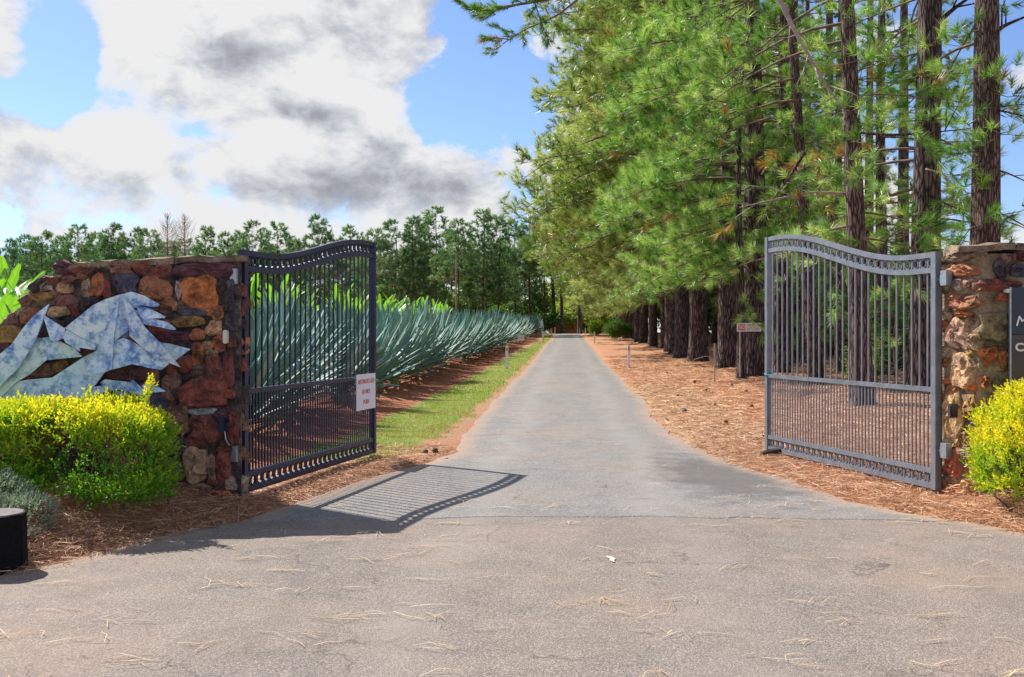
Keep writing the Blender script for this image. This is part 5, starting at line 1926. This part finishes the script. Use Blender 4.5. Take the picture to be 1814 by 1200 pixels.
def far_tree(px, topy, Y, kind, label, group, lean=0.0):
    x = (px - CX) / F * Y
    zt_ = CAMH + (CY - topy) / F * Y
    z0_ = gz(x, Y)
    s = (zt_ - z0_) / 16.2
    root = empty('pine_tree', (x, Y, z0_), rs.uniform(0, 6))
    root.scale = (s * rs.uniform(0.85, 1.1), s * rs.uniform(0.85, 1.1), s)
    tag(root, label, 'pine tree', group)
    obj('trunk', ftr[rs.randrange(3)], root)
    if kind is not None:
        cr, br = far[kind]
        obj('crown', cr, root)
        obj('branches', br, root)
    return root


tops = [(-30, 430, 2), (12, 424, 0), (45, 418, 1), (75, 411, 0), (108, 420, 2), (140, 400, 1), (172, 414, 0), (200, 398, 0), (236, 405, 0), (266, 408, 1), (300, 428, 2), (328, 425, 1),
        (366, 402, 2), (400, 414, 1), (425, 410, 2), (450, 394, 0), (492, 396, 1), (520, 425, 2), (562, 384, 1), (620, 402, 3)]
for q_, (px, ty, k) in enumerate(tops):
    far_tree(px, ty, rs.uniform(108, 128), k, ORD[q_] + ' from the left of the tall pines on the distant tree line', 'distant pines on the left')
for q_, (px, ty, k) in enumerate(((665, 407, 3), (700, 392, 0), (735, 385, 2), (772, 369, 1), (812, 390, 1), (855, 372, 2), (882, 382, 2), (912, 392, 1), (938, 385, 3), (965, 410, 3))):
    far_tree(px, ty, rs.uniform(100, 120), k, ORD[q_] + ' tall slender pine rightwards from the left gate, beyond the agaves', 'tall pines beyond the agaves')
for j in range(26):
    px = -20 + j * 27 + rs.uniform(-10, 10)
    far_tree(px, rs.uniform(430, 462), rs.uniform(122, 150), rs.randrange(3), 'shorter pine filling the distant tree line', 'shorter distant pines')
for j in range(20):
    px = 650 + j * 15.5 + rs.uniform(-8, 8)
    far_tree(px, rs.uniform(415, 500), rs.uniform(112, 150), rs.randrange(4), 'smaller pine among the tall stand beyond the agaves', 'smaller pines beyond the agaves')
# two leafless trees
for px, ty in ((296, 393), (326, 394)):
    Y = 106
    x = (px - CX) / F * Y
    hgt = (CY - ty) / F * Y + CAMH
    root = empty('bare_tree', (x, Y, gz(x, Y)))
    tag(root, ('left' if px < 300 else 'right') + ' one of two leafless grey trees in the distant tree line', 'bare tree', 'leafless trees in the tree line')
    mb = MB().tube([(0, 0, 0), (0.1, 0, hgt * 0.5), (0, 0, hgt * 0.97)], [0.11, 0.07, 0.02], 6)
    obj('trunk', mb.mesh('trunk', M['bark_far']), root)
    rr = np.random.default_rng(px)
    mb = MB()
    for q in range(150):
        f = rr.uniform(0.0, 1.0)
        a = rr.uniform(0, 6.28)
        b0 = np.array([0.05, 0, hgt * (0.62 + 0.33 * f)])
        L = (0.6 + 1.3 * math.sin(PI * min(f + 0.15, 1))) * rr.uniform(0.5, 1.1)
        mid_ = b0 + np.array([math.cos(a), math.sin(a), 0.5]) * L * 0.5
        e0 = mid_ + np.array([math.cos(a + rr.normal() * 0.5) * 0.5, math.sin(a + rr.normal() * 0.5) * 0.5, 1.1]) * L * 0.6
        mb.tube([b0, mid_, e0], [0.020, 0.014, 0.007], 3)
    obj('twigs', mb.mesh('twigs', M['twig_grey']), root)


# ------------------------------------------------------------------ shrubs
def shrub_mesh(seed, n, rx, ry, rz, L, mat):
    rng_ = np.random.default_rng(seed)
    P, tint = [], []
    nl = 9
    cs = rng_.uniform(-0.6, 0.6, (nl, 3)) * [rx, ry, rz * 0.8] + [0, 0, rz * 0.95]
    for c in cs:
        k = n // nl
        d = rand_dirs(k, rng_)
        r = rng_.uniform(0.55, 1.0, k)[:, None] * (1 + 0.2 * rng_.normal(size=(k, 1)))
        P.append(c + d * r * np.array([rx, ry, rz]) * 0.5)
        tint.append(rng_.uniform(0.2, 0.8) + rng_.normal(size=k) * 0.15)
    P = np.vstack(P)
    P[:, 2] = np.maximum(P[:, 2], 0.03)
    D = rand_dirs(len(P), rng_) + [0, 0, 0.3]
    return leaves_mesh('foliage', P, D, L * rng_.uniform(0.7, 1.3, len(P)), L * 0.55, np.clip(np.concatenate(tint), 0, 1), mat, rng_, 0.12)


shr_dark = [shrub_mesh(i, 9000, 3.2, 2.6, 2.4, 0.26, M['broad']) for i in range(2)]
shr_far = [shrub_mesh(10 + i, 5000, 4.5, 3.0, 2.6, 0.42, M['broad']) for i in range(2)]
shr_bright = [shrub_mesh(20 + i, 5000, 3.6, 3.0, 2.4, 0.34, M['broad_bright']) for i in range(2)]
shr_stem = MB().tube([(0, 0, -0.1), (0.1, 0, 1.2), (0.0, 0.1, 2.2)], [0.10, 0.07, 0.03], 6).mesh('stem', M['branch'])


def shrub(px, Y, kind, s, label, group, x=None, sz=1.0):
    x = (px - CX) / F * Y if x is None else x
    root = empty('shrub', (x, Y, gz(x, Y)), rs.uniform(0, 6))
    root.scale = (s, s, s * sz)
    tag(root, label, 'shrub', group)
    obj('foliage', kind[rs.randrange(len(kind))], root)
    obj('stem', shr_stem, root)


for j in range(17):
    shrub(625 + j * 21 + rs.uniform(-6, 6), rs.uniform(125, 138), shr_far, rs.uniform(0.75, 1.2), 'dark green undergrowth shrub beneath the tall pines beyond the agaves', 'undergrowth beyond the agaves')
for j in range(20):
    shrub(-40 + j * 34 + rs.uniform(-10, 10), rs.uniform(128, 150), shr_far, rs.uniform(1.0, 1.5), 'dark green undergrowth shrub beneath the distant tree line', 'undergrowth of the tree line')
for px, Y, s in ((1010, 148, 1.1), (1055, 150, 1.2), (1040, 165, 1.6), (985, 160, 1.2), (1075, 142, 1.0), (1020, 175, 2.2), (1065, 172, 2.2)):
    shrub(px, Y, shr_bright, s, 'yellow-green shrub closing the far end of the drive', 'shrubs at the far end of the drive')
shrub(1056, 108, shr_bright, 0.42, 'small round bright green bush right of the far end of the drive', None, sz=1.25)
shrub(1098, 78, shr_dark, 0.40, 'low dark green bush at the foot of the roadside pines', None)
for px, Y, s in ((1390, 60, 1.3), (1450, 55, 1.1), (1520, 48, 1.0), (1590, 42, 0.9), (1340, 75, 1.5), (1640, 38, 0.8), (1290, 90, 1.6), (1480, 75, 1.6), (1560, 65, 1.4), (1240, 105, 1.6),
                 (1420, 85, 2.0), (1200, 112, 1.6), (1640, 60, 1.2), (1370, 100, 2.2)):
    shrub(px, Y, shr_dark, s, 'dark leafy shrub in the plantation behind the trunks', 'shrubs behind the plantation trunks')
shrub(1575, 23, shr_dark, 0.38, 'bright low leafy shrub beside the trunk behind the gate hinge', None)

# big trees at the far end
mb_t = trunk_mesh(20, 0.45, 71, M['bark_pale'], 12)
tree(1027, 138, 'far', 'pale-trunked pine standing at the far end of the drive', None, None, midA[1], k=mb_t, scale=0.8, crot=1.5)
tree(995, 134, 'far', 'dark straight pine trunk left of the far end of the drive', None, None, far[3], k=trunks_mid[1], scale=0.95)
tree(984, 130, 'far', 'dark leaning pine left of the far end of the drive', None, 0.30, far[1], 'bark_far', H=17, lean=(-0.06, 0))
tree(1052, 142, 'far', 'dark pine trunk right of the far end of the drive', None, None, midA[0], k=trunks_mid[0], scale=0.75, crot=2.4)

# orange hut glimpsed at the end
Y = 146
x = (1000 - CX) / F * Y
hut = empty('garden_hut', (x, Y, 1.45))
tag(hut, 'small orange building with a dark red door glimpsed at the end of the drive', 'building')
mb = MB()
mb.box((0, 0.9, 1.2), (4.6, 1.8, 2.5))
obj('wall', mb.mesh('wall', M['orange']), hut)
mb = MB()
mb.box((-0.75, -0.04, 1.1), (1.0, 0.08, 2.1))
dr_ = obj('door', mb.mesh('door', M['hutred']), hut)
mb = MB()
mb.box((-0.40, -0.10, 1.05), (0.06, 0.06, 0.12))
obj('handle', mb.mesh('handle', M['galv']), dr_)
mb = MB()
mb.prism([(-2.6, 2.46), (2.6, 2.46), (0, 3.3)], -0.3, 2.1, lambda a, b, d: (a, d, b))
obj('roof', mb.mesh('roof', M['roofm']), hut)

# pale pole in front of the stand
Y = 92
x = (808 - CX) / F * Y
pole = empty('utility_pole', (x, Y, gz(x, Y)))
tag(pole, 'tall thin pale grey pole in front of the pines beyond the agaves', 'pole')
hp = CAMH + (CY - 452) / F * Y - gz(x, Y)
obj('shaft', MB().tube([(0, 0, -0.1), (0, 0, hp)], [0.07, 0.05], 10).mesh('shaft', M['twig_grey']), pole)
obj('cap', MB().tube([(0, 0, hp), (0, 0, hp + 0.12)], [0.08, 0.05], 10).mesh('cap', M['twig_grey']), pole)


# ------------------------------------------------------------------ marker posts and small signs
def marker(px, py, label, group=None, h=0.82):
    x, Y = unproj(px, py)
    root = empty('marker_post', (x, Y, gz(x, Y)))
    tag(root, label, 'marker post', group)
    mb = MB()
    mb.prism([(-0.05, -0.12), (0.05, -0.12), (0.05, h - 0.02), (0.03, h), (-0.03, h), (-0.05, h - 0.02)], -0.014, 0.014, lambda a, b, d: (a, d, b))
    obj('post', mb.mesh('post', M['white']), root)
    mb = MB()
    mb.box((0, -0.018, h - 0.13), (0.042, 0.008, 0.11))
    obj('reflector', mb.mesh('reflector', M['redrefl']), root)


marker(898, 657, 'white marker post with red reflector, nearest on the grass verge')
marker(962, 609, 'white marker post on the grass verge beside the small red notice')
marker(977, 598, 'far white marker post on the left, second from the end')
marker(983, 592, 'farthest white marker post on the left verge')
marker(1114, 654, 'white marker post with red reflector, nearest on the right verge')
marker(1053, 609, 'white marker post on the right verge, second nearest')
marker(1037, 597, 'white marker post on the right verge, third nearest')
marker(1027, 591, 'farthest white marker post on the right verge')


def stake_sign(px, py, w, h, hz, label, lines, stake='stake', col='red'):
    x, Y = unproj(px, py)
    root = empty('stake_sign', (x, Y, gz(x, Y)))
    tag(root, label, 'sign')
    obj('stake', MB().tube([(0, 0, -0.1), (0, 0, hz)], [0.022, 0.02], 6).mesh('stake', M[stake]), root)
    mb = MB()
    mb.box((0, -0.028, hz - h / 2), (w, 0.008, h))
    bd = obj('board', mb.mesh('board', M['signwhite']), root)
    for s, z, sz in lines:
        put_text(s, sz, M[col], root, (0, -0.034, hz - h / 2 + z), w * 0.7)


stake_sign(923, 629, 0.32, 0.28, 0.95, 'small white notice on a thin stake in the grass verge', [("NO", 0.0, 0.14)])
stake_sign(964, 603, 0.42, 0.34, 0.72, 'small white and red notice behind the marker post on the verge', [("NO", 0.02, 0.2)])

# NO sign
Y = 26.7
x = (1327 - CX) / F * Y
z0_ = CAMH - (580 - CY) / F * Y
ns = empty('no_sign', (x, Y, z0_))
tag(ns, 'white rectangular board with red NO lettering before the slim pine trunk', 'sign')
mb = MB()
mb.box((0, 0, 0), (0.66, 0.012, 0.235))
obj('board', mb.mesh('board', M['signwhite']), ns)
mb = MB()
mb.box((-0.20, -0.009, 0.0), (0.19, 0.006, 0.17))
obj('red_panel', mb.mesh('red_panel', M['red']), ns)
put_text("NO", 0.17, M['lettering_w'], ns, (-0.20, -0.013, 0), 0.16)
put_text("VEHICLES", 0.10, M['red'], ns, (0.11, -0.009, 0.05), 0.34)
put_text("BEYOND", 0.10, M['red'], ns, (0.11, -0.009, -0.05), 0.34)
mb = MB()
mb.box((-0.24, 0.03, -0.6), (0.04, 0.03, 1.5))
obj('stake', mb.mesh('stake', M['stake']), ns)


def stake(px, py, topy, r, label, lean=0.0):
    x, Y = unproj(px, py)
    h = (py - topy) / F * Y
    root = obj('wooden_stake', MB().tube([(0, 0, -0.1), (lean * h * 0.5, 0, h * 0.5), (lean * h, 0, h)], r, 6).mesh('wooden_stake', M['stake']), None, (x, Y, gz(x, Y)))
    tag(root, label, 'stake')
    return root


stake(1338, 676, 615, 0.026, 'pale wooden stake before the thick trunk by the NO sign', 0.03)
stake(1266, 682, 612, 0.022, 'thin grey wooden stake standing in the needle litter')
x, Y = unproj(1266, 655)
tw = obj('fallen_twig', MB().tube([(0, 0, 0.35), (-0.3, 0, 0.42), (-0.7, 0.1, 0.3), (-0.95, 0.1, 0.0)], [0.014, 0.012, 0.01, 0.006], 5).mesh('fallen_twig', M['twig_grey']), None, (x, Y, gz(x, Y)))
tag(tw, 'bent grey twig arching from the thin stake to the ground', 'twig')

# charred log by the free end of the right gate
x, Y = unproj(1372, 812)
mb = MB().tube([(-0.16, 0, 0.03), (-0.05, 0.02, 0.045), (0.08, -0.01, 0.055), (0.20, 0, 0.05)], [0.025, 0.045, 0.05, 0.035], 9, rfun=lambda n, k: 1 + 0.16 * np.random.default_rng(2).normal(size=(n, k)))
tag(obj('charred_log', mb.mesh('charred_log', M['loglight']), None, (x, Y, gz(x, Y)), (0, 0, 0.1)), 'short charred log lying below the free end of the silver-grey gate', 'log')
x, Y = unproj(1332, 835)
mb = MB().tube([(-0.10, 0, 0.0), (0.0, 0.0, 0.01), (0.12, 0, 0.0)], [0.02, 0.035, 0.02], 8)

# pine cones
cm = MB()
rr = np.random.default_rng(4)
k = 10
prof_c = [(0.0, 0.008), (0.012, 0.026), (0.03, 0.034), (0.05, 0.028), (0.07, 0.014), (0.08, 0.003)]
for (z, r) in prof_c:
    pass
cm.tube([(z, 0, 0.03) for z, r in prof_c], [r for z, r in prof_c], 10, rfun=lambda n, k: 1 + 0.25 * ((np.arange(n)[:, None] + np.arange(k)[None]) % 2))
cone_me = cm.mesh('pine_cone', M['cone'])
rs = random.Random(8)
for (px, py) in ((1140, 662), (1248, 655), (1253, 697), (1265, 725), (1233, 683), (1214, 648), (1290, 757), (1204, 706), (1180, 665), (1295, 690), (1175, 640), (1320, 700), (1213, 735),
                 (1345, 790), (1328, 728), (752, 808), (772, 806), (788, 813)):
    x, Y = unproj(px, py)
    lab = 'dark pine cone lying on the litter right of the road' if px > 1000 else 'dark pine cone at the left road edge near the grass'
    tag(obj('pine_cone', cone_me, None, (x, Y, gz(x, Y) - 0.004), (rs.uniform(-0.3, 0.3), rs.uniform(-0.3, 0.3), rs.uniform(0, 6)), rs.uniform(0.8, 1.25)), lab, 'pine cone',
        'pine cones right of the road' if px > 1000 else 'pine cones left of the road')
